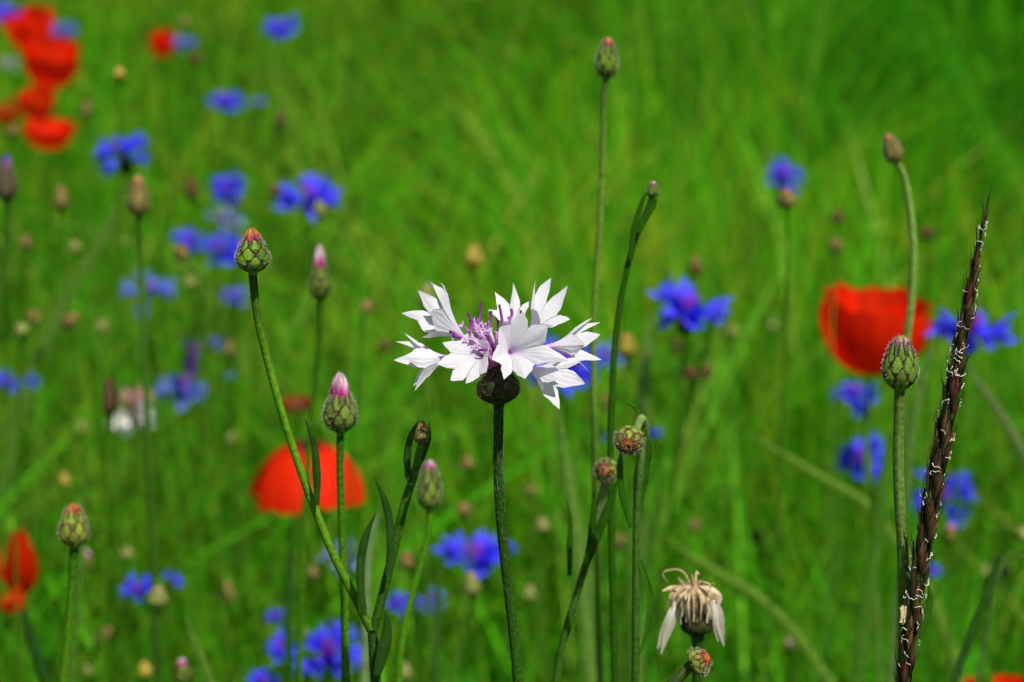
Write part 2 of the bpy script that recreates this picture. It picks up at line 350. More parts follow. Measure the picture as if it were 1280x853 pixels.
# ------------------------------------------------------------------ white cornflower in focus
PX = K*D0                                        # size of a photo pixel at the white flower
def build_white():
    mouth = P(622, 458, D0); Y0 = mouth[1]
    base = P(624, 506, D0)
    stem = px_path([(623.5, 503), (623, 540), (622.5, 580), (624, 620), (629, 680), (636, 740), (643, 800), (648, 853)], Y0 + .0015)
    pts = spline(to_ground(stem), 8)
    root = thing('white_cornflower', 'sharp white cornflower in full bloom with lilac centre and dark calyx', 'flower', (pts[-1][0], pts[-1][1], 0))
    add_stem(root, pts, [6.2*PX, 6.0*PX, 6.4*PX, 6.8*PX, 9*PX], [(.016, .036, .006), (.022, .066, .004), (.034, .115, .005)], 16, .09)
    hb = WMB(root)                               # cottony hairs on the stem
    for _ in range(480):
        f = R.random()**1.3*58; i = int(f); p = lerp(pts[i], pts[i+1], f-i); t = unit(pts[i+1]-pts[i]); a = R.uniform(0, 6.28); x, y, _z = frame(t)
        d = x*math.cos(a)+y*math.sin(a); q = p + d*6.0*PX; L = R.uniform(2, 8)*PX
        hb.tube([q - t*L*.5, q + d*.5*PX, q + t*L*.5 + d*R.uniform(-.3, 1.6)*PX], .15*PX, (.28, .36, .20), 4, 0, False)
    part('stem_hairs', (hb, M_DRY), root)
    ax = unit(P(621, 455, D0) - base)
    add_bud(root, base, ax, 25.5*PX, 'dark', 'hi', roll=.2, prof=PROF_HERO, aspect=1.95, tufted=False)
    white, lilac = np.array((.79, .765, .835)), np.array((.68, .46, .78))
    def colf(q, s):
        if q < 0: return lerp((.55, .22, .60), lilac, 1+q)
        c = lerp(lilac, white, min(1, .12 + q*3.4)); return c*(1 - .10*(abs(math.cos(s*4*math.pi))**8)*min(1, max(0, q*3)))
    A = lambda u, v, z: mouth + PX*(RIGHT*(490 + u/5.69 - 622) + UPV*(458 - 340 - v/5.69) - FWD*z)
    B_ = lambda u, v, z: mouth + PX*(RIGHT*(600 + u/4.875 - 622) + UPV*(458 - 340 - v/4.875) - FWD*z)
    F = [  # throat, lobe tips in order round the funnel, how far the lobes are joined
        (A, (505, 468, 6), [(370, 75, -6), (300, 62, -20), (205, 138, -24), (112, 270, -10), (192, 366, 8), (212, 483, 18), (292, 292, 36), (326, 96, 34)], .74),
        (A, (400, 612, 14), [(100, 440, -14), (40, 482, -8), (35, 628, 4), (165, 768, 10), (178, 820, 24), (112, 606, 36)], .62),
        (A, (640, 592, 22), [(378, 508, 34), (358, 652, 48), (435, 757, 54), (545, 806, 52), (668, 703, 50), (692, 512, 34), (545, 446, 26)], .76),
        (B_, (185, 488, 26), [(118, 330, 38), (262, 262, 42), (395, 340, 56), (488, 520, 62), (268, 626, 64), (155, 630, 60), (90, 526, 44)], .74),
        (B_, (195, 345, -8), [(50, 238, -8), (120, 125, -26), (228, 78, -36), (290, 180, -30), (262, 285, 0), (140, 300, 2)], .68),
        (B_, (312, 360, -10), [(315, 40, -24), (410, 38, -34), (541, 106, -26), (536, 290, -8), (440, 330, 10), (350, 250, 8)], .62),
        (B_, (425, 455, 0), [(673, 257, -20), (721, 304, -14), (718, 376, -4), (726, 530, 8), (655, 606, 16), (622, 446, 30)], .62),
        (B_, (300, 590, 20), [(522, 500, 18), (618, 536, 26), (635, 668, 38), (476, 807, 44), (373, 752, 48), (486, 642, 62)], .68),
    ]
    L = lambda v: mouth + PX*(RIGHT*v[0] + UPV*v[1] - FWD*v[2])
    for n, (fn, T_, tips, jn) in enumerate(F):
        rr_ = random.Random(90 + n); T = fn(*T_); tp = [T + (fn(*q) - T)*1.05 for q in tips]; jn = jn*.92; N = len(tp); mean = sum(tp)/N; axis = unit(mean - T); b = WMB(root)
        back = L((0, -5, 0)); b.tube(spline([back, lerp(back, T, .5) + UPV*3*PX, T], 8), [2.0*PX, 2.6*PX, 3.6*PX], [(.62, .26, .66), (.76, .52, .82)], 12, 0, False)
        perp = lambda v: unit(v - axis*(v @ axis))
        def bez(p0, e, t):
            p0 = np.asarray(p0); v = e - p0; ctl = p0 + .5*lerp(axis*(v @ axis)*1.25, v, .40)
            return (1-t)**2*p0 + 2*t*(1-t)*ctl + t*t*e
        st_ = [T + perp(q - T)*3.4*PX for q in tp]
        notch = []
        for k in range(N):
            q = (tp[k] + tp[(k+1) % N])/2; d_ = perp(q - T)
            s0 = T + d_*3.4*PX; jj = jn*rr_.uniform(.92, 1.06); notch.append((s0, T + (q - T)*jj + d_*3*PX))
        for k in range(N):
            nl, nr = notch[k-1], notch[k]; rows, cols = [], []; tw = rr_.uniform(-.35, .35); cu = rr_.uniform(-.12, .12); nq1, nq2, nx = 9, 11, 8; jc = jn*.98
            cj = bez(st_[k], tp[k], jc); lay = (1.0 if k % 2 else -1.0)*PX
            for r_ in range(nq1 + nq2 + 1):
                if r_ <= nq1:
                    u = r_/nq1; ctr = bez(st_[k], tp[k], u*jc); le, re = bez(nl[0], nl[1], u), bez(nr[0], nr[1], u); q = u*jc; p = 0
                else:
                    p = (r_ - nq1)/nq2; ctr = bez(st_[k], tp[k], jc + (1-jc)*p); w_ = max(0, (1 - p**1.45))*(1 + .18*p)*(1 + .07*math.sin(p*11 + k*2)); q = jc + (1-jc)*p
                    le, re = ctr + (nl[1] - cj)*w_, ctr + (nr[1] - cj)*w_
                out = perp(ctr - T - axis*((ctr - T) @ axis)); hw = np.linalg.norm(re - le)/2; row, cr = [], []
                for j in range(-nx, nx+1):
                    s = j/nx; e = le if s < 0 else re; pt = ctr + (e - ctr)*abs(s)
                    pt = pt + out*(hw*(.11 + .08*p)*(1 - abs(s)**1.5) + hw*.035*math.cos(s*4*math.pi)*min(1, q*3) + lay*min(1, q*2)*.5 + hw*tw*s*p) - axis*hw*.10*s*s*p
                    pt = pt + out*np.linalg.norm(tp[k]-T)*cu*p*p
                    row.append(pt); cr.append(colf(q*.85, s))
                rows.append(row); cols.append(cr)
            b.grid(rows, cols)
        part('ray_floret', (b, M_WHITE), root)
    # disc florets and dark styles
    d = WMB(root); st = WMB(root)
    for i in range(46):
        a = R.uniform(0, 6.28); q = R.random()**.6; x = -16 + 26*q*math.cos(a); z = 10 + 20*q*math.sin(a); h = R.uniform(22, 58)*(1-.25*q)
        s0 = (x*.25, -2, z*.25); e = (x*1.15 - 6, h, z*1.1); m_ = (x*.6, h*.5, z*.7)
        c0 = lerp((.50, .05, .42), (.70, .30, .72), R.random()); c1 = lerp((.78, .48, .84), (.9, .78, .92), R.random())
        pth = spline([L(s0), L(m_), L(e)], 5)
        d.tube(pth, [1.6*PX, 2.0*PX, 2.4*PX, 1.2*PX], [c0, c0, c1], 7)
        for k in range(5):                       # its five narrow teeth
            an = k*1.257 + a; u = unit(pth[-1]-pth[-2]); fx, fy, _ = frame(u); o = fx*math.cos(an)+fy*math.sin(an)
            d.blade(spline([pth[-1], pth[-1]+u*4*PX+o*1.5*PX, pth[-1]+u*7*PX+o*5*PX], 3), [1.3*PX, 1.1*PX, .1*PX], c1, o, .2, 1)
    part('disc_florets', (d, M_WHITE), root)
    for i, (x0, y0, x1, y1, z) in enumerate([(-29, 50, -37, 66, 22), (-24, 52, -21, 80, 16), (-11, 48, -8, 69, 24), (6, 40, 2, 77, 12), (24, 50, 29, 70, 8), (-40, 34, -56, 38, 24), (-48, 36, -60, 44, 14), (16, 60, 17, 72, -6), (-10, 22, -24, 20, 34), (-33, 44, -34, 58, 30), (0, 50, -2, 62, -14)]):
        st.tube(spline([L((x0*.6-3, y0*.55, z*.8)), L((x0, y0, z)), L(((x0+x1)/2+1.5, (y0+y1)/2, z)), L((x1, y1, z))], 5), [1.2*PX, 1.5*PX, 2.0*PX, 1.5*PX], [(.62, .25, .62), (.30, .06, .32), (.06, .012, .09)], 8)
    part('anther_tubes', (st, M_BRACT), root)
build_white()

# ------------------------------------------------------------------ branching plant with two buds, left of the white flower
def build_branching():
    j = P(466, 790, D0); Y0 = P(316, 312, D0)[1]
    Y1 = Y0 + .004
    main = spline(to_ground(px_path([(466, 786), (468, 820), (470, 853)], Y1)), 6)
    root = thing('budding_cornflower', 'forked green cornflower plant with sharp red and orange bud on its long left branch', 'flower bud', (main[-1][0], main[-1][1], 0))
    gl = [(.026, .06, .006), (.095, .24, .009), (.085, .22, .008), (.05, .13, .006)]
    add_stem(root, main, [6.5*PX, 7*PX, 9*PX], (.03, .075, .01), 14, .09)
    lb = px_path([(466, 792), (448, 755), (420, 700), (393, 635), (363, 550), (337, 460), (321, 390), (315.5, 338)], Y1)
    add_stem(root, spline(lb, 6), [5.6*PX, 5.2*PX, 4.6*PX, 5.2*PX], gl[::-1], 14, .1, 'branch')
    rb = px_path([(466, 792), (478, 745), (494, 680), (506, 630), (520, 585), (526, 556)], Y1)
    add_stem(root, spline(rb, 6), [5.8*PX, 5.6*PX, 5.4*PX, 4*PX], [(.03, .09, .006), (.04, .11, .006), (.07, .17, .012)], 14, .1, 'branch')
    add_bud(root, PY(316.5, 341, Y0), view_dir(-.02, 1, .12), 20.5*PX, 'red', 'hi', roll=.5, aspect=2.05, tuft=.72)
    add_bud(root, PY(526, 556, Y1), view_dir(.06, 1, .1), 9.5*PX, 'tan', 'mid', aspect=3.0, tuft=.3)
    D_ = (.03, .085, .012)
    add_leaf(root, px_path([(513, 607), (509, 575), (514, 545), (524, 524)], Y1-.003), [3*PX, 5*PX, 4*PX, .5*PX], D_, RIGHT)
    add_leaf(root, px_path([(517, 592), (527, 570), (535, 550), (537, 527)], Y1+.001), [3*PX, 5.5*PX, 4*PX, .4*PX], D_, RIGHT)
    add_leaf(root, px_path([(509, 600), (508, 575), (509, 552)], Y1-.004), [2.5*PX, 3.2*PX, .4*PX], D_, RIGHT)
    add_leaf(root, px_path([(396, 632), (396, 595), (392, 555), (381, 523)], Y1-.003), [3.5*PX, 5.5*PX, 4.5*PX, .4*PX], D_, RIGHT)
    add_leaf(root, px_path([(455, 770), (450, 720), (456, 675), (470, 640)], Y1-.004), [4*PX, 6*PX, 5.5*PX, .4*PX], (.032, .09, .01), RIGHT)
    add_leaf(root, px_path([(485, 720), (488, 670), (482, 630), (468, 597)], Y1-.004), [4*PX, 5.5*PX, 5*PX, .4*PX], (.032, .09, .012), RIGHT)
    add_leaf(root, px_path([(471, 845), (480, 810), (484, 785), (481, 762)], Y1-.005), [5*PX, 9*PX, 6*PX, .4*PX], (.028, .08, .01), RIGHT)
build_branching()

# ------------------------------------------------------------------ single buds near the focus
def bud_plant(name, label, cx, top, bot, wpx, d, pal, lod, axis=(0, 1, .15), stem=None, r=None, col=None, tuft=.5, leaves=(), group=None, lean=None, roll=None, ridge=.08, world_axis=False):
    """cx, top, bot, wpx in photo pixels: the bud's middle, tip, foot and width; d its distance; stem: pixel path below the foot"""
    px = K*d; Y = P(cx, (top+bot)/2, d)[1]; foot = PY(cx, bot, Y) if not isinstance(cx, tuple) else None
    rd = wpx/2*px*.94; hgt = (bot-top)*px; aspect = max(1.2, (hgt/rd) - tuft)
    a = view_dir(*axis)
    pts = [foot - a*rd*.02] + (px_path(stem, Y) if stem else [foot + np.array((R.uniform(-.004, .004), 0, -.03))])
    if lean is None: lean = (R.uniform(-.03, .03), R.uniform(-.03, .03))
    full = spline(to_ground(pts, lean), 6)
    root = thing(name, label, 'flower bud', (full[-1][0], full[-1][1], 0), group)
    r = r or wpx*.14*px
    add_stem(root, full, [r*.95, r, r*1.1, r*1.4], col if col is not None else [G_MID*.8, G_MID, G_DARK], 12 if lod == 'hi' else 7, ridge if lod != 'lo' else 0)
    kw = {}
    if lod != 'lo': kw = dict(aspect=round(aspect, 2), tuft=tuft)
    o = add_bud(root, foot, a, rd, pal, lod, roll=roll, **kw)
    if lod == 'lo':
        s = hgt/((2.2+.45)*rd); o.scale = (o.scale[0], o.scale[1], o.scale[2]*s)
    for lf in leaves:
        add_leaf(root, px_path(lf[0], Y - .002), [q*px for q in lf[1]], lf[2] if len(lf) > 2 else G_DARK*1.3, RIGHT)
    return root
PALE_ST = np.array((.12, .25, .025))
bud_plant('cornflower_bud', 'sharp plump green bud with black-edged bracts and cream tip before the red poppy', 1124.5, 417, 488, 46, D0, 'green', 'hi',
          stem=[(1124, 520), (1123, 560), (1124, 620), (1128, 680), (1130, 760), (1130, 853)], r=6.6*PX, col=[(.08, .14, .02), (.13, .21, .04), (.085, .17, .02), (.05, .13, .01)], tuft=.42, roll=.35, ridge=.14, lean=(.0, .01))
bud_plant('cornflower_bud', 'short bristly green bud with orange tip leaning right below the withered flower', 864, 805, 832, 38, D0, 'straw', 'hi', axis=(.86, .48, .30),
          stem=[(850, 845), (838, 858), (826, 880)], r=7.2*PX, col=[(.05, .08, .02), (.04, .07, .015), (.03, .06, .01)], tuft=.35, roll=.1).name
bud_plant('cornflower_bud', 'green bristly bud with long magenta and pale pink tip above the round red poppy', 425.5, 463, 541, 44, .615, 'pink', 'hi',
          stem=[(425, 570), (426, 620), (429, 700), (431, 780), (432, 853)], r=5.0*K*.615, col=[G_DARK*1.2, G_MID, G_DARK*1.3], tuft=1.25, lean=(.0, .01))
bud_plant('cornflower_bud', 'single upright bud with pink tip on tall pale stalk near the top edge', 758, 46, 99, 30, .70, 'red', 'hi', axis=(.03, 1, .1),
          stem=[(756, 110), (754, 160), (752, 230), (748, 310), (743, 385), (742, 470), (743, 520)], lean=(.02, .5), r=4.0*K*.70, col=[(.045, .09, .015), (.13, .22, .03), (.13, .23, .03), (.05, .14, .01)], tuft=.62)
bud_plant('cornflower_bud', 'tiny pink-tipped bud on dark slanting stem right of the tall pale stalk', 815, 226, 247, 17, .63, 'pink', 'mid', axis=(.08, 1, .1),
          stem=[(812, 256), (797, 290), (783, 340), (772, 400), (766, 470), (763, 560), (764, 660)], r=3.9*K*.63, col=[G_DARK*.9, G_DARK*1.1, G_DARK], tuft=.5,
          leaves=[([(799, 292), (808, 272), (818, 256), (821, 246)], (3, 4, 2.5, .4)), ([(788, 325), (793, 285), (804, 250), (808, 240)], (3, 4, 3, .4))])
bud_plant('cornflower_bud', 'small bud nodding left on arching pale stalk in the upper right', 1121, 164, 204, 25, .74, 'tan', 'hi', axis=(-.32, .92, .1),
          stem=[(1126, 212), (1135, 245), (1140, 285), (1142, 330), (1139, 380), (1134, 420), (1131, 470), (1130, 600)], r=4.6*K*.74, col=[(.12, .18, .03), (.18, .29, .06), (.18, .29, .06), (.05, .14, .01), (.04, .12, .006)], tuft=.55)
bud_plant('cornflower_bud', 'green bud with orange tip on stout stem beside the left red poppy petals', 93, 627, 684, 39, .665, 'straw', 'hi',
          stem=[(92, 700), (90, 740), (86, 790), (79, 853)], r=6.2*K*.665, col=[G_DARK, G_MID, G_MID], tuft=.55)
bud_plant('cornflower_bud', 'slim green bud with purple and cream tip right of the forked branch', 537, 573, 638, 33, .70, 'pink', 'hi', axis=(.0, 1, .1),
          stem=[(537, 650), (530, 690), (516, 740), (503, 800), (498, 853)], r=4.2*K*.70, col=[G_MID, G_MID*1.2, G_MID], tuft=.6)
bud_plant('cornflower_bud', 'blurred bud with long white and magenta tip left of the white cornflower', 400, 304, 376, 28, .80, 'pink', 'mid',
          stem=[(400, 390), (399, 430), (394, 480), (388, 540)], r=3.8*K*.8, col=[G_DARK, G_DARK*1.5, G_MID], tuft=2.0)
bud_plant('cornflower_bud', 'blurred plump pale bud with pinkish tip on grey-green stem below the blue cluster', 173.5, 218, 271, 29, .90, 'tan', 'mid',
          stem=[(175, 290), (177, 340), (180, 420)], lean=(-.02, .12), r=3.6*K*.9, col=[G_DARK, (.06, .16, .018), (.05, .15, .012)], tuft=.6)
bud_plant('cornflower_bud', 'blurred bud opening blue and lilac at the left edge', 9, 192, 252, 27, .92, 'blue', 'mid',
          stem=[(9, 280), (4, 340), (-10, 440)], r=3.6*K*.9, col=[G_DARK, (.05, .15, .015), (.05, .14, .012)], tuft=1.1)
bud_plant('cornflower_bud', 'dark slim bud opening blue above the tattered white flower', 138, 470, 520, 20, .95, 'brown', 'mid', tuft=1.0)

# the two short buds that face the camera
def facing_bud(label, x, y, wpx, d, axis, hook, stem, leaves, pal='straw'):
    px = K*d; Y = P(x, y, d)[1]; c = PY(x, y, Y); a = view_dir(*axis); rd = wpx/2*px*.9; aspect = 1.45
    foot = c - a*rd*aspect*.62
    pts = [foot + a*rd*.05] + [PY(u, v, Y + dy*px) for u, v, dy in hook] + px_path(stem, Y + 16*px)
    full = spline(to_ground(pts), 6)
    root = thing('cornflower_bud', label, 'flower bud', (full[-1][0], full[-1][1], 0))
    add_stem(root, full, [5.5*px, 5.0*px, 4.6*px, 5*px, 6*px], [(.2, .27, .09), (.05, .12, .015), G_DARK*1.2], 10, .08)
    add_bud(root, foot, a, rd, pal, 'hi', aspect=aspect, tuft=.12)
    for lf in leaves: add_leaf(root, px_path(lf[0], Y + lf[3]*px), [q*px for q in lf[1]], lf[2], RIGHT)
facing_bud('short bristly bud nodding towards the viewer from a hooked pale stalk', 786, 553, 41, .60, (-.12, -.42, .9),
           [(795, 538, 6), (802, 523, 12), (806, 530, 18)], [(801, 580), (796, 640), (795, 720), (794, 853)],
           [([(797, 640), (801, 600), (807, 560), (803, 524)], (5, 10, 8, .5), G_DARK*1.3, 14), ([(790, 660), (778, 620), (775, 580), (777, 560)], (3.5, 4.5, 4, .5), G_DARK*1.5, 12),
            ([(799, 528), (796, 512), (786, 505), (772, 505)], (2.5, 3, 2.5, .5), G_DARK*2, 22), ([(799, 700), (812, 740), (810, 780), (795, 830)], (3, 4, 4, .5), G_DARK*2, 12)])
facing_bud('short bristly bud facing the viewer from a dark leafy stalk', 757, 588, 34, .625, (-.32, .12, .94),
           [(757, 603, 10)], [(748, 640), (737, 690), (722, 740), (705, 800), (695, 853)],
           [([(728, 722), (738, 680), (742, 640), (742, 612)], (1.5, 4.5, 5, 3.5, .5), G_DARK*1.1, 6), ([(731, 715), (748, 668), (764, 625), (772, 600)], (1.5, 5, 6, 4.5, .5), G_DARK*1.2, 8),
            ([(712, 720), (712, 680), (713, 650), (709, 625)], (3, 4, 3, .4), G_DARK*1.3, 0)])

# ------------------------------------------------------------------ black grass spike on the right
def build_spike():
    d = D0; Y0 = P(1175, 540, d)[1]
    ax = px_path([(1236, 246), (1228, 285), (1219, 330), (1210, 380), (1199, 440), (1185, 520), (1168, 600), (1153, 690), (1140, 770), (1130, 853), (1127, 900)], Y0)
    low = to_ground(ax); full = spline(low, 8)
    root = thing('grass_spike', 'tall dark purple grass flower spike with curly white threads', 'grass', (full[-1][0], full[-1][1], 0))
    add_stem(root, full, [.3*PX, .6*PX, 1.5*PX, 3*PX, 4*PX, 5*PX, 5*PX, 5*PX, 5*PX, 5*PX, 5*PX], [(.02, .02, .01), (.03, .05, .01), (.05, .1, .015)], 8, 0)
    sp = spline(ax, 30); seg = np.linalg.norm(np.diff(sp, axis=0), axis=1); cum = np.concatenate([[0], np.cumsum(seg)]); Ltot = cum[-1]
    def at(l):
        l = min(max(l, 0), Ltot - 1e-6); i = min(int(np.searchsorted(cum, l)) - 1, len(sp)-2); i = max(i, 0); f = (l-cum[i])/max(seg[i], 1e-9)
        return lerp(sp[i], sp[i+1], f), unit(sp[i] - sp[i+1])
    def radius(l): return np.interp(l/PX, [0, 22, 45, 75, 120, 200, 320, 560, 700], [.3, .6, 1.1, 2.4, 5.0, 7.5, 9.2, 9.7, 9.3])*PX
    b = WMB(root); l = 26*PX; k = 0
    while l < Ltot:
        n = 3 if l > 75*PX else 2
        for i in range(n):
            o, t = at(l + R.uniform(-3, 3)*PX); x, y, _ = frame(t, RIGHT); phi = k*2.39996 + i*2*math.pi/n + R.uniform(-.2, .2); rr = radius(l)
            nrm = x*math.cos(phi)+y*math.sin(phi); tg = np.cross(t, nrm); Ls = R.uniform(28, 40)*PX*(.65 if l < 75*PX else 1); w_ = R.uniform(4.2, 6.2)*PX*min(1, .25 + rr/(12*PX))
            rr *= R.uniform(.86, 1.14); R_out = R.uniform(1.5, 7.5)*min(1, .2 + rr/(9*PX)); pick = R.random(); c = np.array((.036, .046, .009) if pick < .26 else ((.095, .034, .016) if pick < .6 else ((.14, .020, .028) if pick < .76 else ((.085, .080, .018) if pick < .9 else (.17, .075, .035)))))
            c2 = np.array((.018, .030, .008)) if R.random() < .5 else c*.6
            rows, cols = [], []
            for a in range(7):
                u = a/6; wid = w_*max(.02, min(1, (u+.15)*2.2)*(1-max(0, (u-.35)/.65)**1.5)); base = o + t*Ls*(u-.25)
                out = rr*(.80 + .26*math.sin(math.pi*min(1, u*.9+.1))) + u*u*R_out*PX
                row, cr = [], []
                for s in (-1, -.5, 0, .5, 1):
                    row.append(base + nrm*(out - w_*.42*abs(s)**1.6) + tg*wid*s); cr.append(lerp(c, c2*.3, abs(s)**1.2)*(1.25 if s == 0 else 1)*(1 if u < .85 else .8))
                rows.append(row); cols.append(cr)
            b.grid(rows, cols)
            aw = o + t*Ls*.74 + nrm*(rr*.88 + R_out*PX)         # the awn
            la = R.uniform(8, 20)*PX*(1.6 if l < 60*PX else 1)
            b.tube([aw, aw + t*la*.5 + nrm*1.2*PX, aw + t*la + nrm*R.uniform(.5, 5)*PX + tg*R.uniform(-2, 2)*PX], [.55*PX, .4*PX, .12*PX], (.03, .035, .015), 4, 0, False)
        l += 8.2*PX; k += 1
    part('spikelets', (b, M_SPIKE), root)
    th = WMB(root)
    for i in range(120):                          # white curled stamen threads
        l0 = R.uniform(26, 640)*PX; o, t = at(l0); x, y, _ = frame(t, RIGHT); phi = R.uniform(0, 6.283); rr = radius(l0)*1.07 + 2.2*PX; pts = []; u = 0.0; v = 0.0
        hd = R.uniform(-1.2, 1.2) + (math.pi if R.random() < .4 else 0); n = R.randint(4, 10); step = R.uniform(1.6, 2.7)*PX; lift = R.uniform(.2, 1.2)*PX
        for q in range(n):
            nr = x*math.cos(phi+v/rr)+y*math.sin(phi+v/rr); pts.append(o + t*u + nr*(rr + lift + 1.6*PX*math.sin(q*1.1)**2))
            hd += R.uniform(-1.1, 1.1); u += step*math.cos(hd); v += step*math.sin(hd)
        cc = lerp((.78, .76, .66), (.60, .52, .40), R.random()**2)
        th.tube(spline(pts, 3), [.25*PX, .5*PX, .35*PX, R.uniform(.45, 1.2)*PX], cc, 5, 0)
    part('stamen_threads', (th, M_DRY), root)
    an = WMB(root); o = PY(1129, 768, Y0 - 5*PX); t = at(540*PX)[1]
    for k in range(7):
        q = o + RIGHT*R.uniform(-3, 3)*PX - FWD*R.uniform(0, 4)*PX; an.tube(spline([q - t*11*PX, q + RIGHT*R.uniform(-1, 1)*PX, q + t*R.uniform(8, 13)*PX - RIGHT*R.uniform(0, 3)*PX], 4), [1.2*PX, 2.0*PX, 1.5*PX], lerp((.62, .45, .16), (.72, .62, .38), R.random()), 6)
    part('yellow_anther', (an, M_DRY), root)
    add_leaf(root, px_path([(1150, 800), (1157, 775), (1163, 750), (1160, 728)], Y0 + 4*PX), [3*PX, 5*PX, 4*PX, .4*PX], G_DARK*1.6, RIGHT)
build_spike()

# ------------------------------------------------------------------ withered white flower
def build_withered():
    d = .63; px = K*d; c = P(870, 765, d); Y0 = c[1]
    pts = spline(to_ground(px_path([(872, 793), (874, 815), (872, 853)], Y0)), 6)
    root = thing('withered_cornflower', 'withered cornflower head with shrivelled straw petals and two limp white ones', 'flower', (pts[-1][0], pts[-1][1], 0))
    add_stem(root, pts, [8*px, 7*px, 7*px], [G_DARK*.8, G_DARK, G_DARK], 10, .08)
    add_bud(root, PY(872, 795, Y0), view_dir(-.05, 1, .15), 20*px, 'dark', 'hi', prof=PROF_HERO, aspect=1.95, tufted=False)
    L = lambda x, y, z: PY(x, y, Y0 - z*px)
    top = (868, 752)
    def strip(pl, w, col, name, tw=.0, tip=None, part_=True, mb=None):
        b = mb or WMB(root); p = spline(pl, 6); q = unit(np.cross(p[-1]-p[0], -FWD + RIGHT*tw)); b.blade(p, np.array(w)*.85, col, q, .2, 2, tip)
        if mb is None: part(name, (b, M_DRY if name != 'limp_petal' else M_WHITE), root)
    b = WMB(root)
    for i in range(125):
        a = R.uniform(0, 6.283); h = R.uniform(6, 46); rad_o = R.uniform(15, 36); dx, dz = math.cos(a), math.sin(a)
        crest = R.uniform(0, 12); e = (top[0] + dx*rad_o, top[1] - 16 + h*R.uniform(.55, 1.1), dz*rad_o)
        w_ = R.uniform(1.1, 2.6)*px; col = lerp((.62, .47, .27), (.36, .22, .10), R.random()**1.6); col = lerp(col, (.75, .66, .48), .5 if R.random() < .35 else 0)
        strip([L(top[0]+dx*4, top[1]+6, dz*4), L(top[0]+dx*rad_o*.35, top[1]-crest-8, dz*rad_o*.35), L(top[0]+dx*rad_o*.85, top[1]-crest*.6-4, dz*rad_o*.85), L(*e)], [w_*.6, w_, w_*1.2, w_*.5], col, '', R.uniform(-1, 1), None, True, b)
    for i in range(26):
        an = R.uniform(0, 6.283); rr = R.uniform(18, 42); e0 = (top[0]+2 + math.cos(an)*rr, top[1] - 8 + R.uniform(-20, 14) - (8 if math.sin(an) < 0 else 0), math.sin(an)*rr); w_ = R.uniform(.8, 2.0)*px
        strip([L(top[0]+2, top[1]-4, 0), L(lerp(top[0], e0[0], .5), min(top[1], e0[1]) - R.uniform(1, 6), e0[2]*.5), L(*e0), L(e0[0]+R.uniform(-6, 6), e0[1]+R.uniform(2, 12), e0[2])], [w_, w_*1.5, w_, w_*.3], lerp((.66, .52, .32), (.30, .17, .07), R.random()), '', R.uniform(-1, 1), None, True, b)
    for i in range(15):                          # broad papery ones
        an = 6.283*(i + R.uniform(-.3, .3))/15; dx, dz = math.cos(an), math.sin(an); ro = R.uniform(20, 34); dr = R.uniform(8, 44); w_ = R.uniform(2.6, 5.0)*px
        strip([L(top[0]+dx*3, top[1]-6, dz*3), L(top[0]+dx*ro*.5, top[1]-R.uniform(10, 20), dz*ro*.5), L(top[0]+dx*ro, top[1]-4, dz*ro), L(top[0]+dx*ro*R.uniform(.8, 1.15), top[1]-8+dr, dz*ro*1.05)], [w_*.4, w_*.8, w_, w_*.25], lerp((.74, .62, .42), (.46, .32, .16), R.random()), '', R.uniform(-.8, .8), lerp((.80, .72, .55), (.35, .2, .09), R.random()), True, b)
    strip([L(858, 748, 6), L(848, 736, 8), L(838, 735, 8), L(828, 739, 8)], [2*px, 4*px, 3*px, 1*px], (.6, .45, .26), '', .4, None, True, b)
    strip([L(860, 744, 2), L(854, 731, 2), L(847, 722, 2)], [2*px, 3.4*px, 1*px], (.7, .55, .38), '', -.4, None, True, b)
    part('shrivelled_florets', (b, M_DRY), root)
    for pl, w_ in (([L(846, 752, 8), L(840, 770, 14), L(832, 790, 14), L(823, 818, 12)], 7.5), ([L(892, 750, 6), L(897, 765, 9), L(899, 785, 10), L(902, 808, 8)], 7.0)):
        fb = WMB(root)
        for q, (o_, f) in enumerate(((-.45, .9), (.45, 1.0), (0, .8))):
            p = spline(pl, 6); p = p[0] + (p - p[0])*f + np.outer(np.linspace(0, 1, len(p)), RIGHT*o_*w_*px + FWD*abs(o_)*4*px)
            fb.blade(p, [2*px, w_*.75*px, w_*.8*px, w_*.6*px, .8*px], (.78, .75, .68), RIGHT, .25, 3, (.72, .64, .48))
        part('limp_petal', (fb, M_WHITE), root)
build_withered()
# ------------------------------------------------------------------ blurred cornflowers of the meadow
FL = .0205
BLUES = {'blue': ((.085, .095, .97), (.050, .024, .82), (.20, .012, .45)), 'faded': ((.16, .22, .78), (.10, .12, .62), (.20, .05, .42)),
         'pale': ((.26, .36, .62), (.20, .26, .55), (.20, .06, .35)), 'white': ((.88, .87, .83), (.86, .80, .76), (.55, .22, .26)), 'grey': ((.42, .40, .48), (.4, .36, .46), (.3, .2, .3))}
_ray = {}
def ray_mesh(kind, var):
    if (kind, var) not in _ray:
        tip, inner, _ = (np.array(c) for c in BLUES[kind]); b = MB()
        path = spline([(0, 0, 0), (0, 0, .006), (.0006, 0, .011), (.0012*var, 0, .016), (.002*var, 0, FL)], 5)
        def colf(q, s): return lerp(inner, tip, max(0, min(1, q*1.5)))
        ray_floret(b, path, [.0005, .0008, .0013], .0085, 0, .62, 7, colf, 2, 7, 1.05, .2, var*.3, .8, 1.0, 70+var)
        _ray[(kind, var)] = b.mesh('ray_floret', M_BLUE if kind != 'white' else M_WHITE)
    return _ray[(kind, var)]
_disc = {}
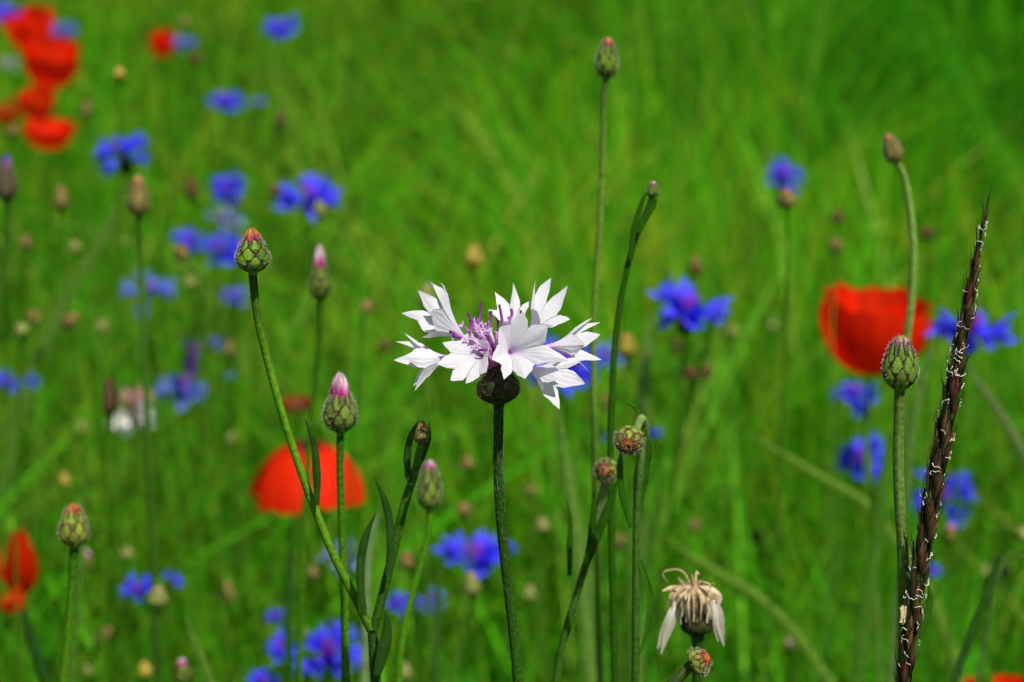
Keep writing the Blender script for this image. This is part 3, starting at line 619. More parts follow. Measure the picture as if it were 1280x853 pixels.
def disc_mesh(kind):
    if kind not in _disc:
        b = MB(); c = np.array(BLUES[kind][2])
        for i in range(26):
            a = R.uniform(0, 6.28); q = R.random()**.5*.0055; h = R.uniform(.008, .0125)
            b.tube([(q*.3*math.cos(a), q*.3*math.sin(a), 0), (q*.8*math.cos(a), q*.8*math.sin(a), h*.6), (q*1.2*math.cos(a), q*1.2*math.sin(a), h)], [.0005, .0006, .0003], [c*.7, c*R.uniform(.8, 1.5), lerp(c, (.3, .12, .6), .5)], 5)
        _disc[kind] = b.mesh('disc_florets', M_BLUE)
    return _disc[kind]
_inv = None
def flower(label, x, y, wpx, kind='blue', tilt=(0, .0), elev=28, n=9, gaps=(), stem_col=None, group='blue cornflowers scattered through the meadow', size=1.0, name='cornflower', spin=None, squash=None, stem=None):
    """x, y, wpx: middle and width of the flower in the photo; its distance follows from a head 42 mm wide. tilt: right, towards camera"""
    d = min(.042*size/(wpx*K), far_limit(y, .47)); size = d*wpx*K/.042; px = K*d
    ax = world_dir(tilt[0], 1, tilt[1]); mouth = P(x, y, d) - ax*.0065*size
    foot = mouth - ax*.0105*size
    pts = [foot, foot - ax*.02 + np.array((0, 0, -.01))]
    lean = (R.uniform(-.05, .05), R.uniform(-.04, .04))
    if stem: pts = [foot] + px_path(stem, mouth[1])
    full = spline(to_ground(pts, lean), 5)
    root = thing(name, label, 'flower', (full[-1][0], full[-1][1], 0), group)
    add_stem(root, full, [.0008*size, .0009*size, .0010, .0013], stem_col if stem_col is not None else [G_DARK, G_MID*R.uniform(.8, 1.5), G_MID], 6)
    bm, _ = bud_mesh('dark', 'lo', prof=PROF_HERO, tufted=False)
    part('involucre', bm, root, rel(root, mat(foot, ax, .0050*size, R.uniform(0, 6))))
    part('disc_florets', disc_mesh(kind), root, rel(root, mat(mouth - ax*.001, ax, size, R.uniform(0, 6))))
    fx, fy, fz = frame(ax); s0 = R.uniform(0, 6.28) if spin is None else spin
    for k in range(n):
        if k in gaps: continue
        a = s0 + 2*math.pi*(k + R.uniform(-.35, .35))/n; e = rad(elev*.85 - 3 + R.uniform(-22, 20) + (8 if k % 2 else -4))
        dd = (fx*math.cos(a) + fy*math.sin(a))*math.cos(e) + fz*math.sin(e)
        part('ray_floret', ray_mesh(kind, R.choice((-1, 1, 2))), root, rel(root, mat(mouth, dd, size*R.uniform(.72, 1.16), R.uniform(0, 6))))
    for k in range(R.choice((1, 2, 2, 3)) if wpx > 40 else 0):
        i = R.randint(6, max(7, len(full)-5)); p = full[i]; a = R.uniform(0, 6.28); q = np.array((math.cos(a), math.sin(a), 0)); l = R.uniform(.05, .1)
        add_leaf(root, [p, p + q*.012 + np.array((0, 0, l*.5)), p + q*.028 + np.array((0, 0, l))], [.0012, .0019, .0003], lerp(G_DARK, G_MID, R.random()), None)
    return root
B = flower
B('blurred blue cornflower standing alone near the top edge, left of centre', 353, 33, 48, tilt=(0, .1))
B('blurred blue cornflower left of the small bluish smudge near the top', 282, 124, 44, tilt=(.05, .1))
B('tiny faint blue cornflower right of the lone top-left blue bloom pair', 324, 126, 22, 'faded', size=.7)
B('wide two-lobed blue cornflower under the lowest red poppy of the top-left group', 152, 185, 86, tilt=(-.15, .05), elev=20, n=8, gaps=(2,))
B('round pale-lit blue cornflower with green gap below, above the bud-fronted pair', 283, 235, 57, tilt=(0, .3), elev=38)
B('large blue cornflower with a cream bud hanging under its right side', 389, 240, 76, tilt=(.25, .0), elev=26)
B('faded bluish petals stretched between two bright blue flowers', 281, 270, 52, 'pale', tilt=(.3, .2), n=8, gaps=(1, 2, 5), size=.8)
B('blue cornflower with an orange bud in front of it', 237, 300, 50, tilt=(-.2, .3), elev=30)
B('bright blue cornflower with violet centre directly left of the sharp red bud', 275, 308, 64, tilt=(.1, .5), elev=30)
B('loose bluish cornflower split by a pale green stem', 183, 360, 70, 'faded', tilt=(.1, .6), elev=18, n=7, gaps=(3,))
B('dim blue cornflower with whitish top below the sharp red bud on the left', 290, 368, 38, 'faded', tilt=(.1, .4))
B('blue cornflower cut by the left edge of the picture', 8, 476, 42, tilt=(.4, .2), n=7, gaps=(2,))
B('single narrow blue bloom just right of the flower on the left edge', 41, 478, 24, tilt=(.1, .5), elev=55, n=6, size=.75)
fd = B('drooping faded blue cornflower with purple tuft on top', 228, 476, 66, 'faded', tilt=(.1, -.1), elev=-6, n=12)
B('narrow blue and purple bloom seen edge-on behind the drooping faded flower', 270, 428, 26, 'faded', tilt=(.9, .3), elev=55, n=6, size=.9)
B('tiny pale blue bloom right of the drooping faded cornflower', 289, 470, 16, 'faded', size=.5, elev=50, n=6)
B('blue cornflower half hidden by a round greenish bud at lower left', 170, 734, 44, tilt=(-.4, .3), elev=25, n=7)
B('ragged violet-blue cornflower right of the round greenish bud', 216, 724, 34, tilt=(.5, .1), elev=45, n=7, gaps=(1,))
B('small round blue bloom above the narrow one at the bottom edge', 343, 769, 30, tilt=(0, .4), elev=40, n=8, size=.8)
B('large blue cornflower with pinkish centre right of a tan bud at the bottom edge', 409, 812, 90, tilt=(.05, .75), elev=30, n=10)
B('narrow blue cornflower left of a tan bud at the bottom edge', 355, 806, 60, tilt=(-.5, .5), elev=40, n=7, gaps=(3,))
B('bright blue cornflower with starry outline beside the white flower stem', 592, 688, 88, tilt=(.08, .12), elev=22, n=10)
B('small blue petals peeping out right of the white flower stem', 634, 683, 26, size=.6, n=6, elev=30)
B('blue cornflower partly hidden by a thin leafy stalk below the forked plant', 496, 752, 44, tilt=(.3, .6), elev=30, n=7, gaps=(4,))
B('faded blue cornflower right of the thin leafy stalk at the bottom', 540, 747, 42, 'faded', tilt=(.2, .6), elev=20, n=7, gaps=(2,))
B('faded blue flower behind the forked stem', 432, 694, 56, 'pale', tilt=(.1, .4), elev=15, n=8, gaps=(2,))
B('large violet-centred blue cornflower alone right of the white one', 860, 380, 106, tilt=(.06, .22), elev=24, n=9)
B('far small blue cornflower above a pinkish round bud at right', 981, 216, 55, tilt=(.25, .2), elev=24)
B('blue cornflower directly behind the white petals', 712, 448, 100, tilt=(.1, .25), elev=16, n=9)
B('blue petals between the white cornflower and the yellow bud', 758, 442, 48, 'faded', tilt=(.4, .5), elev=40, n=7, size=.9)
B('small round blue bloom right of the hooked bristly bud', 818, 542, 24, size=.65, elev=45, n=7)
B('tiny blue bloom half hidden by the hooked bristly bud', 762, 548, 16, 'faded', size=.5, elev=45, n=6)
B('two-part blue cornflower right under the big red poppy', 1068, 487, 62, tilt=(0, .25), elev=16, n=8, gaps=(1,))
B('blue cornflower left of the sharp green bud stem', 1077, 570, 74, tilt=(.0, .3), elev=18, n=9)
B('broad blue cornflower behind the top half of the dark grass spike', 1213, 401, 108, tilt=(.05, .05), elev=12, n=9)
B('gappy blue cornflower behind the middle of the dark grass spike', 1176, 616, 94, tilt=(.1, .9), elev=14, n=6, gaps=())
B('small dark blue bloom low behind the dark grass spike', 1168, 712, 26, size=.6, elev=40, n=6)
B('blurred blue cornflower in the top left corner', 12, 14, 44, tilt=(0, .2), elev=25)
B('pale blue cornflower touching the highest red poppy', 78, 37, 40, 'faded', tilt=(.2, .2))
B('small blue cornflower right of the lone small poppy', 231, 53, 30, 'faded', tilt=(.2, .2))
B('blue and violet cornflower cut off by the bottom edge at left', 330, 850, 46, tilt=(.2, .5), elev=30)
B('greyish white cornflower low in the upper left margin', 10, 78, 24, 'grey', group='pale flowers at the left margin')
B('whitish flower on the left edge under the top left blue one', 3, 26, 22, 'grey', group='pale flowers at the left margin', size=.9)
# the tattered white flower at the left
def tattered():
    r = B('tattered cornflower with drooping white petals and pinkish brown top', 166, 505, 66, 'white', tilt=(.05, .1), elev=-34, n=11, gaps=(4,), group=None)
    d = min(.042/(60*K), far_limit(505, .47)); px = K*d; b = WMB(r); c = P(166, 502, d)
    for i in range(26):
        a = R.uniform(0, 6.28); q = R.uniform(.4, 1)*34*px; e = c + np.array((math.cos(a)*q, math.sin(a)*q, R.uniform(-4, 10)*px))
        b.blade(spline([c + np.array((0, 0, 2*px)), lerp(c, e, .5) + np.array((0, 0, 8*px)), e], 4), [1*px, 3*px, 1.2*px], lerp((.50, .20, .22), (.55, .36, .26), R.random()), None, .4, 1)
    part('withered_florets', (b, M_DRY), r)
tattered()
def crest(root, x, y, hpx, d, col):
    b = WMB(root); px = K*d; c = P(x, y, d)
    for i in range(16):
        q = np.array((R.uniform(-8, 8), R.uniform(-8, 8), 0))*px; b.tube([c + q*.4 - np.array((0, 0, hpx*.5*px)), c + q*.9, c + q*1.2 + np.array((0, 0, hpx*.5*px*R.uniform(.7, 1.1)))], [1.5*px, 3*px, 1.5*px], np.array(col)*R.uniform(.7, 1.3), 5)
    part('purple_tuft', (b, M_BLUE), root)
crest(fd, 240, 448, 50, min(.042/(66*K), far_limit(476, .47)), (.11, .014, .26))

# ------------------------------------------------------------------ poppies
def poppy(label, x, y, wpx, hpx, cup=.6, tilt=(0, .1), spin=0.0, size=.065, col=(.92, .028, .003), npet=4, group='red poppies', spread=1.0, pets=None, jag=0.05, nod=False, rnd=.16):
    d = min(size/(wpx*K), far_limit(y, .46)); size = d*wpx*K; px = K*d; Rp = size/2; H = hpx*px; ax = world_dir(tilt[0], -1 if nod else 1, tilt[1]); c = P(x, y, d); base = c - ax*H*.5
    st = [base - ax*.002, base + np.array((.003, .016, .006)), base + np.array((.004, .030, -.01)), base + np.array((.004, .034, -.05))] if nod else [base - ax*.002, base - ax*.025 + np.array((0, 0, -.01))]; full = spline(to_ground(st, (R.uniform(-.05, .05), R.uniform(-.04, .04))), 5)
    root = thing('poppy', label, 'flower', (full[-1][0], full[-1][1], 0), group)
    add_stem(root, full, [.0013, .0013, .0016], [G_MID, G_MID], 7)
    X, Y, Z = frame(ax); col = np.array(col)
    for k in range(npet):
        if pets is not None and k not in pets: continue
        inner = k % 2; a0 = spin + 2*math.pi*k/npet; half = rad(68 if not inner else 58)*spread; b = WMB(root); rows, cols = [], []; seed = R.uniform(0, 9)
        ru = Rp*(.90 if inner else 1.0); lo = R.uniform(.95, 1.04)
        nu, nv = 14, 60
        for i in range(nu+1):
            u = i/nu; row, cr = [], []
            for j in range(nv+1):
                v = -1 + 2*j/nv; uu = u*(1 - rnd*abs(v)**(5 if rnd < .2 else 2.2))*(1 + .02*math.sin(v*5+seed) + .012*math.sin(v*17+seed*3))*lo
                rr = ru*(math.sin(min(uu, 1.05)*math.pi/2*(1 if cup > .5 else .92))**(.72)); rr *= 1 + jag*math.sin(5*v+seed)*u*u
                hh = H*(uu**(1.6 if cup > .5 else 1.4))*(1 if not inner else 1.02) + ru*(.03*math.sin(v*9+seed*2) + .016*math.sin(v*31+seed*5+u*6) + .008*math.sin(v*57+seed+u*11))*u*u - .03*H*u*abs(v)**2
                a = a0 + v*half*(.45+.55*min(1, u*2.2))
                row.append(base + (X*math.cos(a)+Y*math.sin(a))*rr + Z*hh); cr.append(lerp((.02, .005, .012), col*(1+.1*math.sin(j*.8+seed)), min(1, max(0, (u-.10)*7))))
            rows.append(row); cols.append(cr)
        b.grid(rows, cols); part('petal', (b, M_RED), root)
    f = size/.065; b = WMB(root); b.tube([base, base + Z*.004*f, base + Z*.010*f, base + Z*.012*f], [.002*f, .0045*f, .0045*f, .0048*f], [(.10, .16, .05), (.16, .2, .08)], 12)
    part('seed_capsule', (b, M_BRACT), root)
    s = WMB(root)
    for i in range(60):
        a = R.uniform(0, 6.28); q = np.array(X*math.cos(a)+Y*math.sin(a)); s.tube([base + q*.003*f, base + q*.008*f + Z*.007*f, base + q*R.uniform(.008, .013)*f + Z*R.uniform(.008, .014)*f], [.0002*f, .0003*f, .0009*f], (.02, .012, .02), 5)
    part('stamens', (s, M_BRACT), root)
    return root
poppy('large cup-shaped red poppy behind the sharp green bud', 1093, 420, 146, 98, 1, (.04, .0), spin=1.45, jag=.02, spread=1.18)
poppy('round flattened red poppy behind the magenta-tipped bud and forked stem', 384, 588, 146, 76, .4, (.0, .12), spin=.60, spread=.65, nod=True, rnd=.15, jag=.02)
poppy('red poppy with one tall pointed petal at the left edge', 26, 696, 80, 100, 1, (.05, .05), spin=1.75, pets=(0, 3), spread=.56, rnd=.42)
poppy('small red poppy remnant under the tall pointed petal at lower left', 16, 752, 40, 30, 1, (.3, .1), spin=.3, spread=.5, rnd=.4)
poppy('highest red poppy of the top-left group', 42, 44, 62, 54, 1, (-.2, .3), spin=.4)
poppy('red poppy directly under the highest one in the top-left group', 62, 86, 78, 52, .4, (.2, .2), spin=1.0)
poppy('orange-red poppy in the middle of the top-left group', 47, 134, 48, 36, 1, (-.1, .2), spin=.2, col=(.80, .045, .004))
poppy('dull orange poppy at the left margin behind a tan bud', 10, 146, 34, 26, 1, (0, .2), col=(.62, .09, .01))
poppy('flat wide red poppy, lowest of the top-left group', 62, 172, 66, 30, .4, (.05, .1), spin=.6)
poppy('lone small red poppy with a blue flower touching its right side', 203, 58, 34, 30, 1, (.1, .2), spin=.9)
poppy('red poppy cut by the bottom edge in the right corner', 1262, 866, 44, 28, .4, (0, .2))
poppy('tiny red poppy tip at the bottom edge left of the corner one', 1214, 858, 18, 18, 1, (0, .2))
poppy('dull orange-red poppy far behind the magenta-tipped bud', 372, 508, 46, 14, .4, (0, .1), col=(.26, .06, .012))

# ------------------------------------------------------------------ blurred buds all over the meadow
SB = 'small blurred buds between the grasses'
def sb(label, x, y, w, pal='tan', h=None, tilt=(0, 0), dark=False, size=.0078, group=SB, stem=None):
    d = min(size/(w*K), far_limit(y, .42)); h = h or w*1.15
    bud_plant('cornflower_bud', label, x, y - h/2, y + h/2, w, d, pal, 'lo', axis=(tilt[0] + R.uniform(-.15, .15), 1, tilt[1] + R.uniform(0, .3)), r=.00065, group=group, stem=stem,
              col=[lerp(G_DARK, G_MID, R.random()), lerp(G_DARK, PALE_ST, R.random()**2), G_MID])
sb('pale tan bud with brown smudge behind it, second bud from the left edge', 77, 247, 20, 'tan', 32)
sb('round tan bud on a dark stem at left below the lilac-tipped one', 32, 302, 18, 'tan', 18)
sb('pale greenish bud right of the round tan one at left', 95, 308, 17, 'cream', 17)
sb('cream bud beside a reddish one at the left', 31, 410, 22, 'cream', 17, (-.8, .2))
sb('small reddish bud touching a cream one at the left', 43, 396, 17, 'tan', 16)
sb('orange-tipped bud leaning right on a slanting pale stem at the left', 80, 397, 20, 'tan', 26, (.95, .1), stem=[(62, 412), (45, 440), (30, 470)])
sb('orange bud in front of a blue flower', 230, 313, 22, 'tan', 24, (-.2, .6), stem=[(240, 335), (255, 370), (258, 420)])
sb('cream and orange bud hanging before the large top-left blue flower', 401, 260, 20, 'cream', 22, (0, .3), stem=[(393, 280), (362, 310), (330, 350), (310, 390)])
sb('greenish pale bud under the bud-fronted blue flower', 239, 352, 17, 'cream', 18)
sb('brown blurred bud left of the large top-left blue flower', 344, 238, 16, 'brown', 18)
sb('dark upright bud below the lone blue flower at the top', 351, 150, 14, 'brown', 24)
sb('tan bud above the left end of the long pale stalk, left of the white flower', 455, 381, 22, 'tan', 16, (.7, .2))
sb('reddish brown bud far left of the white petals', 479, 432, 15, 'brown', 17)
sb('round yellow bud above the white flower', 591, 320, 26, 'yellow', 32, size=.0095)
sb('pale greenish bud behind the upper left white petals', 531, 368, 24, 'cream', 32)
sb('yellow-orange plump bud right of the dark slanting stem', 783, 429, 27, 'yellow', 34, (.1, .3), size=.0095)
sb('pinkish slim bud under the blue petals right of the white flower', 757, 502, 13, 'tan', 24)
sb('dark brown bud directly below the large right-hand blue flower', 845, 431, 14, 'brown', 16)
sb('greenish brown bud right of the pale stalk at centre right', 862, 466, 20, 'brown', 18)
sb('faint brown bud beside the greenish brown one at centre right', 884, 464, 16, 'brown', 18)
sb('small whitish round bud right of the large blue flower', 916, 413, 16, 'cream', 15)
sb('faint pale green bud further right of the whitish one', 965, 407, 13, 'cream', 14)
sb('pinkish round bud under the far small blue flower', 985, 248, 26, 'tan', 26, size=.0085)
sb('small brown bud right of the pinkish round one', 1045, 270, 16, 'brown', 20)
sb('faint tan bud under the small brown one at the right', 1043, 305, 18, 'tan', 18)
sb('faint reddish bud between the arching stalk and the grass spike', 1158, 291, 18, 'brown', 18)
sb('tan elongated bud above the large right-hand blue flower', 873, 331, 17, 'tan', 26, (-.4, .1))
sb('cream bud at the right shoulder of the big poppy', 1170, 411, 14, 'cream', 18, stem=[(1168, 430), (1158, 470), (1140, 525)])
sb('tan round bud left of the white flower stem, upper one', 584, 578, 20, 'tan', 18)
sb('tan round bud left of the white flower stem, lower one', 581, 637, 21, 'tan', 19)
sb('tan small bud right of the white flower stem', 664, 613, 16, 'tan', 15)
sb('cream round bud right of the white flower stem', 679, 656, 21, 'cream', 21)
sb('reddish bud topping a thin leafy stalk under the forked plant', 511, 699, 23, 'tan', 24, (-.1, .2), stem=[(516, 720), (518, 760), (520, 800), (522, 853)])
sb('cream bud hanging under the starry blue flower', 591, 729, 24, 'cream', 34, (.0, .1), stem=[(592, 760), (580, 800), (566, 840)])
sb('pale green bud right of the white flower stem near the bottom', 661, 741, 19, 'cream', 22)
sb('tan bud between stems right of centre near the bottom', 777, 676, 15, 'tan', 22)
sb('pinkish bud above the withered flower', 868, 657, 16, 'tan', 20)
sb('brownish bud right of the withered flower', 946, 670, 16, 'brown', 16)
sb('pale bud left of the small blue pair at lower left', 158, 691, 19, 'cream', 15)
sb('pink-tipped bud beside the stout stem at lower left', 110, 699, 19, 'pink', 26)
sb('pinkish bud lying sideways near the bottom left', 121, 790, 18, 'tan', 28, (.95, .1))
sb('round yellow bud above the stout-stemmed bud at left', 80, 600, 18, 'yellow', 20)
sb('round yellow bud near the bottom edge at left', 182, 836, 21, 'yellow', 22)
sb('small pale bud near the bottom left corner', 110, 838, 14, 'cream', 15)
sb('tan bud on a green stem between the blue blooms at lower left', 286, 739, 21, 'tan', 32)
sb('tan bud between two blue flowers at the bottom edge', 378, 790, 15, 'tan', 20, size=.0062, stem=[(378, 805), (379, 830), (380, 860)])
sb('round tan bud left of the forked stem', 391, 715, 18, 'tan', 18)
sb('cream plump bud at the bottom edge under the forked plant', 506, 838, 22, 'cream', 26)
sb('greyish pink bud near the bottom right of the withered flower', 988, 808, 15, 'pink', 20)
sb('small cream bud on a thin stalk in the lower right', 1231, 713, 12, 'cream', 18, size=.006)
sb('dark bud beside a dark leaf at the lower right', 1256, 712, 15, 'dark', 22)
sb('pinkish bud just below the gappy blue flower behind the spike', 1186, 666, 22, 'pink', 26)
sb('small cream seed-like bud over a thin stalk left of the sharp green bud', 1088, 508, 8, 'cream', 14, size=.0045)
sb('tiny cream bud lower on the stalk left of the sharp green bud', 1084, 528, 8, 'cream', 13, size=.0045)
sb('tan bud over the orange poppy at the left margin', 16, 163, 16, 'tan', 16)
sb('tan bud right of the top-left poppies', 108, 137, 15, 'tan', 22)
sb('dull brown bud right of the small blue flower beside the lone poppy', 245, 72, 14, 'brown', 18)
sb('faint tan bud high above the lone small poppy', 231, 27, 13, 'tan', 14)
sb('yellowish speck of a bud left of the two top blue flowers', 149, 91, 17, 'yellow', 17, size=.0065)
sb('brown bud by the pale-lit blue flower', 239, 235, 17, 'brown', 30)
sb('tan bud with white tip right of the narrow purple bloom', 288, 437, 18, 'tan', 24)
sb('cream bud low between the tattered and drooping flowers', 290, 547, 15, 'cream', 17)
sb('pale green bud left of the tattered white flower', 101, 534, 15, 'cream', 18)
sb('pale round bud heading a thick leaning stalk above the tattered flower', 126, 407, 17, 'cream', 17, stem=[(131, 425), (140, 448), (150, 480)])
sb('round greenish bud on a pale green stem at lower left', 196, 744, 29, 'cream', 30, group=None, size=.0088, stem=[(197, 765), (199, 800), (201, 853)])
sb('pink-tipped green bud at the bottom edge at left', 232, 838, 27, 'pink', 36, group=None)
sb('pale bud curving in from the right edge', 1274, 664, 24, 'cream', 22, (.95, .2), group=None, stem=[(1262, 662), (1235, 668), (1205, 690), (1180, 722), (1165, 752)])

# ------------------------------------------------------------------ single stalks and leaves that stand out
def stalk(label, px_, d, wpx, col, name='grass_stalk', tip=None, ground=True):
    px = K*d; Y = P(*px_[len(px_)//2], d)[1]; pts = px_path(px_, Y); n0 = len(pts)
    if ground: pts = to_ground(pts)
    full = spline(pts, 6); root = thing(name, label, 'grass', (full[-1][0], full[-1][1], 0))
    b = WMB(root); b.blade(full[::-1], [wpx*.4*px, wpx*.5*px, wpx*.5*px, wpx*.45*px, wpx*.12*px], col, RIGHT, .35, 2, tip)
    o = part('leaf', (b, M_LEAF), root)
PG = (.15, .28, .03)
stalk('broad pale blurred leaf right of the white flower stem', [(697, 505), (706, 570), (716, 640), (726, 720), (738, 853)], .92, 17, (.14, .27, .04))
stalk('thin bright leaf crossing the broad pale one below the white flower', [(722, 560), (718, 620), (735, 700), (748, 800), (752, 853)], 1.0, 11, (.11, .24, .03))
stalk('pale blurred stalk under the large right-hand blue flower', [(813, 396), (808, 440), (804, 490), (802, 560)], 1.25, 17, (.16, .28, .05))
stalk('pale diagonal stalk right of the grass spike', [(1205, 450), (1235, 495), (1265, 540), (1290, 590)], 1.1, 12, (.15, .22, .06))
stalk('pale bent stalk slanting under the blue flower left of the green bud', [(935, 543), (985, 572), (1030, 600), (1075, 625), (1130, 690)], 1.2, 12, PG)
stalk('pale stalk slanting down above the withered flower', [(832, 672), (870, 700), (905, 722), (940, 742), (1000, 800)], 1.15, 13, PG)
stalk('blurred green stalk slanting left below the poppies at upper left', [(158, 236), (140, 272), (120, 312), (105, 335), (60, 420)], 1.7, 15, (.12, .24, .03))
stalk('tall bright leaf left of the sharp green bud stem', [(1112, 540), (1104, 610), (1096, 680), (1085, 750), (1072, 853)], .95, 20, (.07, .2, .015))
stalk('dark leaf with sharp tip in the lower right corner', [(1256, 678), (1248, 700), (1232, 745), (1212, 800), (1190, 860)], .78, 12, (.03, .10, .012))
stalk('short arching leaf at the right edge', [(1290, 700), (1275, 692), (1262, 694), (1250, 715), (1240, 760)], .8, 6, (.08, .17, .03))
stalk('upright pale stalk in the lower left, right of the small blue pair', [(232, 770), (240, 795), (252, 825), (266, 860)], .95, 11, (.13, .24, .03))
stalk('dim dark leaf left of the round red poppy', [(366, 640), (363, 700), (360, 760), (362, 853)], 1.1, 12, (.03, .11, .012))
stalk('pale leaf behind the right fork of the forked plant', [(474, 640), (467, 660), (460, 700), (458, 760)], .8, 10, (.2, .3, .12))
stalk('tall soft green stem beside the stout-stemmed left bud', [(108, 560), (104, 640), (98, 720), (92, 800), (88, 853)], .85, 11, (.08, .2, .02))
stalk('thin upright leaf under the reddish stalk bud near the bottom', [(545, 705), (548, 745), (546, 790), (544, 853)], .9, 9, (.05, .14, .02))
stalk('thin stem carrying tiny cream buds left of the sharp green bud', [(1088, 512), (1086, 560), (1090, 620), (1094, 700)], .95, 5, (.13, .24, .04))
stalk('bright slender leaf right of the sharp green bud', [(1170, 415), (1158, 460), (1144, 520), (1136, 600)], .85, 9, (.12, .22, .05))
stalk('soft green leaf below the nodding bud right of centre', [(830, 560), (822, 640), (806, 720), (790, 800)], 1.2, 12, (.06, .17, .015))
stalk('broad dark leaf in the bottom left corner', [(30, 760), (36, 790), (48, 830), (62, 870)], .95, 16, (.025, .09, .012))

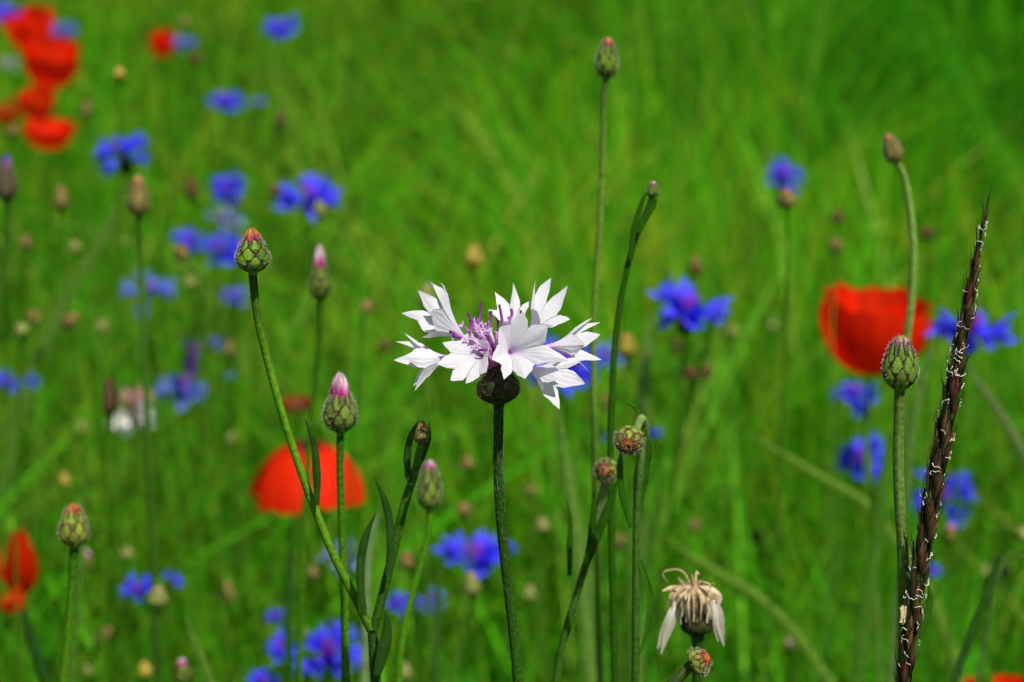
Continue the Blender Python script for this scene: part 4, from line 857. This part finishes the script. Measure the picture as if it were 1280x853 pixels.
# ------------------------------------------------------------------ ground and the countless grass
def ground():
    b = MB(); xs = np.linspace(-70, 70, 71); ys = np.linspace(-25, 140, 83)
    b.grid([[(x, y, 0) for x in xs] for y in ys], [[(1, 1, 1)]*len(xs) for y in ys])
    o = bpy.data.objects.new('ground', b.mesh('ground', ground_material())); LINK(o); o['kind'] = 'structure'
ground()
def low_noise(x, y, s, seed):
    g = np.random.default_rng(seed); out = np.zeros_like(x)
    for k in range(6):
        a = g.uniform(0, 6.28); f = s*g.uniform(.6, 1.8); out += np.sin((x*np.cos(a)+y*np.sin(a)*.6)*f + g.uniform(0, 6.28))
    return out/2.4
def grass(name, n, y0, y1, hmin, hmax, wmin, wmax, cols, lean, curve, seg=4, ypow=1.0, seed=1, ntuft=0, spread=.03, contrast=.5):
    """n blades between world-y y0 and y1; with ntuft they grow in tufts that share height, lean and shade of green"""
    g = np.random.default_rng(seed); m = ntuft or n
    ty = y0 + (y1-y0)*g.random(m)**ypow; tx = (g.random(m)*2-1)*(.42 + ty*.27)
    pn = low_noise(tx, ty, 2.6, 3); pn2 = low_noise(tx, ty, 7, 8)
    cols = np.asarray(cols); wts = np.cumsum(cols[:, 3])/cols[:, 3].sum()
    ti = np.searchsorted(wts, np.clip(g.random(m) + .22*pn, 0, .999)); tc = cols[ti, :3]*np.exp(g.normal(0, contrast, (m, 1)) + .26*pn2[:, None]); pn3 = low_noise(tx, ty, 2.0, 21); tc = tc*np.exp(np.stack([.30*pn3, .06*pn3, .2*pn3], 1))
    th = np.exp(g.normal(0, .26, m))*(1 + .15*pn2); taz = g.random(m)*6.283; tl = np.abs(g.normal(0, lean, m))
    k = g.integers(0, m, n) if ntuft else np.arange(n); sp = spread*g.uniform(.5, 1.5, m)[k]*(.7 + ty[k]*.22)
    x = tx[k] + (g.normal(0, 1, n)*sp if ntuft else 0); y = ty[k] + (g.normal(0, 1, n)*sp if ntuft else 0)
    h = (hmin + (hmax-hmin)*g.random(n)**1.3)*np.clip(th[k], .5, 1.45); h = np.minimum(h, hmax*1.12)
    w_ = (wmin + (wmax-wmin)*g.random(n))*np.clip(.7 + y*.16, .8, 1.6)
    az = taz[k] + g.normal(0, .9, n); ln = tl[k]*.7 + np.abs(g.normal(0, lean*.6, n)); cv = np.abs(g.normal(0, curve, n)); fa = az + math.pi/2 + g.normal(0, .7, n)
    t = np.linspace(0, 1, seg+1)
    dx = (ln[:, None]*t + cv[:, None]*t**2)*h[:, None]
    zz = h[:, None]*(t - .35*np.minimum(cv, 1.2)[:, None]*t**2.5)
    cx = x[:, None] + dx*np.cos(az)[:, None]; cy = y[:, None] + dx*np.sin(az)[:, None]
    wt = (1 - t**2.2)*.95 + .05; sx = np.cos(fa)[:, None]*w_[:, None]*wt/2; sy = np.sin(fa)[:, None]*w_[:, None]*wt/2
    v = np.empty((n, seg+1, 2, 3), np.float32)
    v[:, :, 0, 0] = cx - sx; v[:, :, 0, 1] = cy - sy; v[:, :, 1, 0] = cx + sx; v[:, :, 1, 1] = cy + sy; v[:, :, :, 2] = zz[:, :, None]
    c = np.ones((n, seg+1, 2, 4), np.float32); c[..., :3] = (tc[k]*g.uniform(.75, 1.3, (n, 1)))[:, None, None, :]
    nv = n*(seg+1)*2; o = (np.arange(n)*(seg+1)*2)[:, None, None]; r = (np.arange(seg)*2)[None, :, None]
    f = (o + r + np.array([0, 1, 3, 2])[None, None, :]).reshape(-1).astype(np.int32)
    me = bpy.data.meshes.new(name); me.vertices.add(nv); me.vertices.foreach_set('co', v.ravel())
    nf = n*seg; me.loops.add(nf*4); me.loops.foreach_set('vertex_index', f); me.polygons.add(nf)
    me.polygons.foreach_set('loop_start', np.arange(nf, dtype=np.int32)*4)
    me.update(calc_edges=True); me.polygons.foreach_set('use_smooth', np.ones(nf, bool))
    a = me.color_attributes.new('tint', 'FLOAT_COLOR', 'POINT'); a.data.foreach_set('color', np.clip(c, .002, .5).ravel())
    me.materials.append(M_GRASS); me.validate()
    ob = bpy.data.objects.new(name, me); LINK(ob); ob['kind'] = 'stuff'; ob['label'] = 'dense green meadow grass filling the whole field'
    return ob
GC = [(0.015, 0.127, 0.0018, 2.5), (0.038, 0.254, 0.0018, 4), (0.070, 0.335, 0.0023, 3), (0.120, 0.356, 0.0036, 2.4), (0.19, 0.33, 0.020, 1.0)]
grass('meadow_grass', 84000, .35, 5.4, .13, .36, .0024, .0058, GC, .55, 1.0, 5, .62, 1, 3600, .022, .75)
grass('far_meadow_grass', 60000, 4.4, 13, .20, .42, .006, .012, [(0.035, 0.229, 0.0023, 3), (0.066, 0.318, 0.0032, 4), (0.125, 0.358, 0.0054, 2.8), (.22, .33, .035, .6)], .6, 1.1, 4, 1.2, 2, 2600, .06, .6)
grass('wiry_meadow_stems', 5000, .75, 5.5, .30, .46, .0016, .0030, [(0.028, 0.191, 0.0027, 3), (0.056, 0.279, 0.0045, 3), (0.119, 0.343, 0.0180, 1.2), (0.196, 0.330, 0.0315, 0.5)], .22, .22, 5, .8, 4, 0, 0, .3)
grass('broad_meadow_blades', 1700, .8, 2.4, .26, .44, .006, .011, [(0.021, 0.178, 0.0023, 2), (0.056, 0.305, 0.0036, 3), (0.105, 0.343, 0.0180, 2), (0.140, 0.356, 0.0360, 1)], .42, .45, 6, .9, 6, 0, 0, .3)
grass('sunlit_tinted_stems', 5200, .85, 2.2, .28, .50, .0013, .0030, [(.04, .19, .003, 2), (.11, .34, .006, 3), (.19, .36, .03, 1.8)], .25, .3, 6, .9, 9, 0, 0, .5)  # sunlit highlights painted into these stems as brighter greens
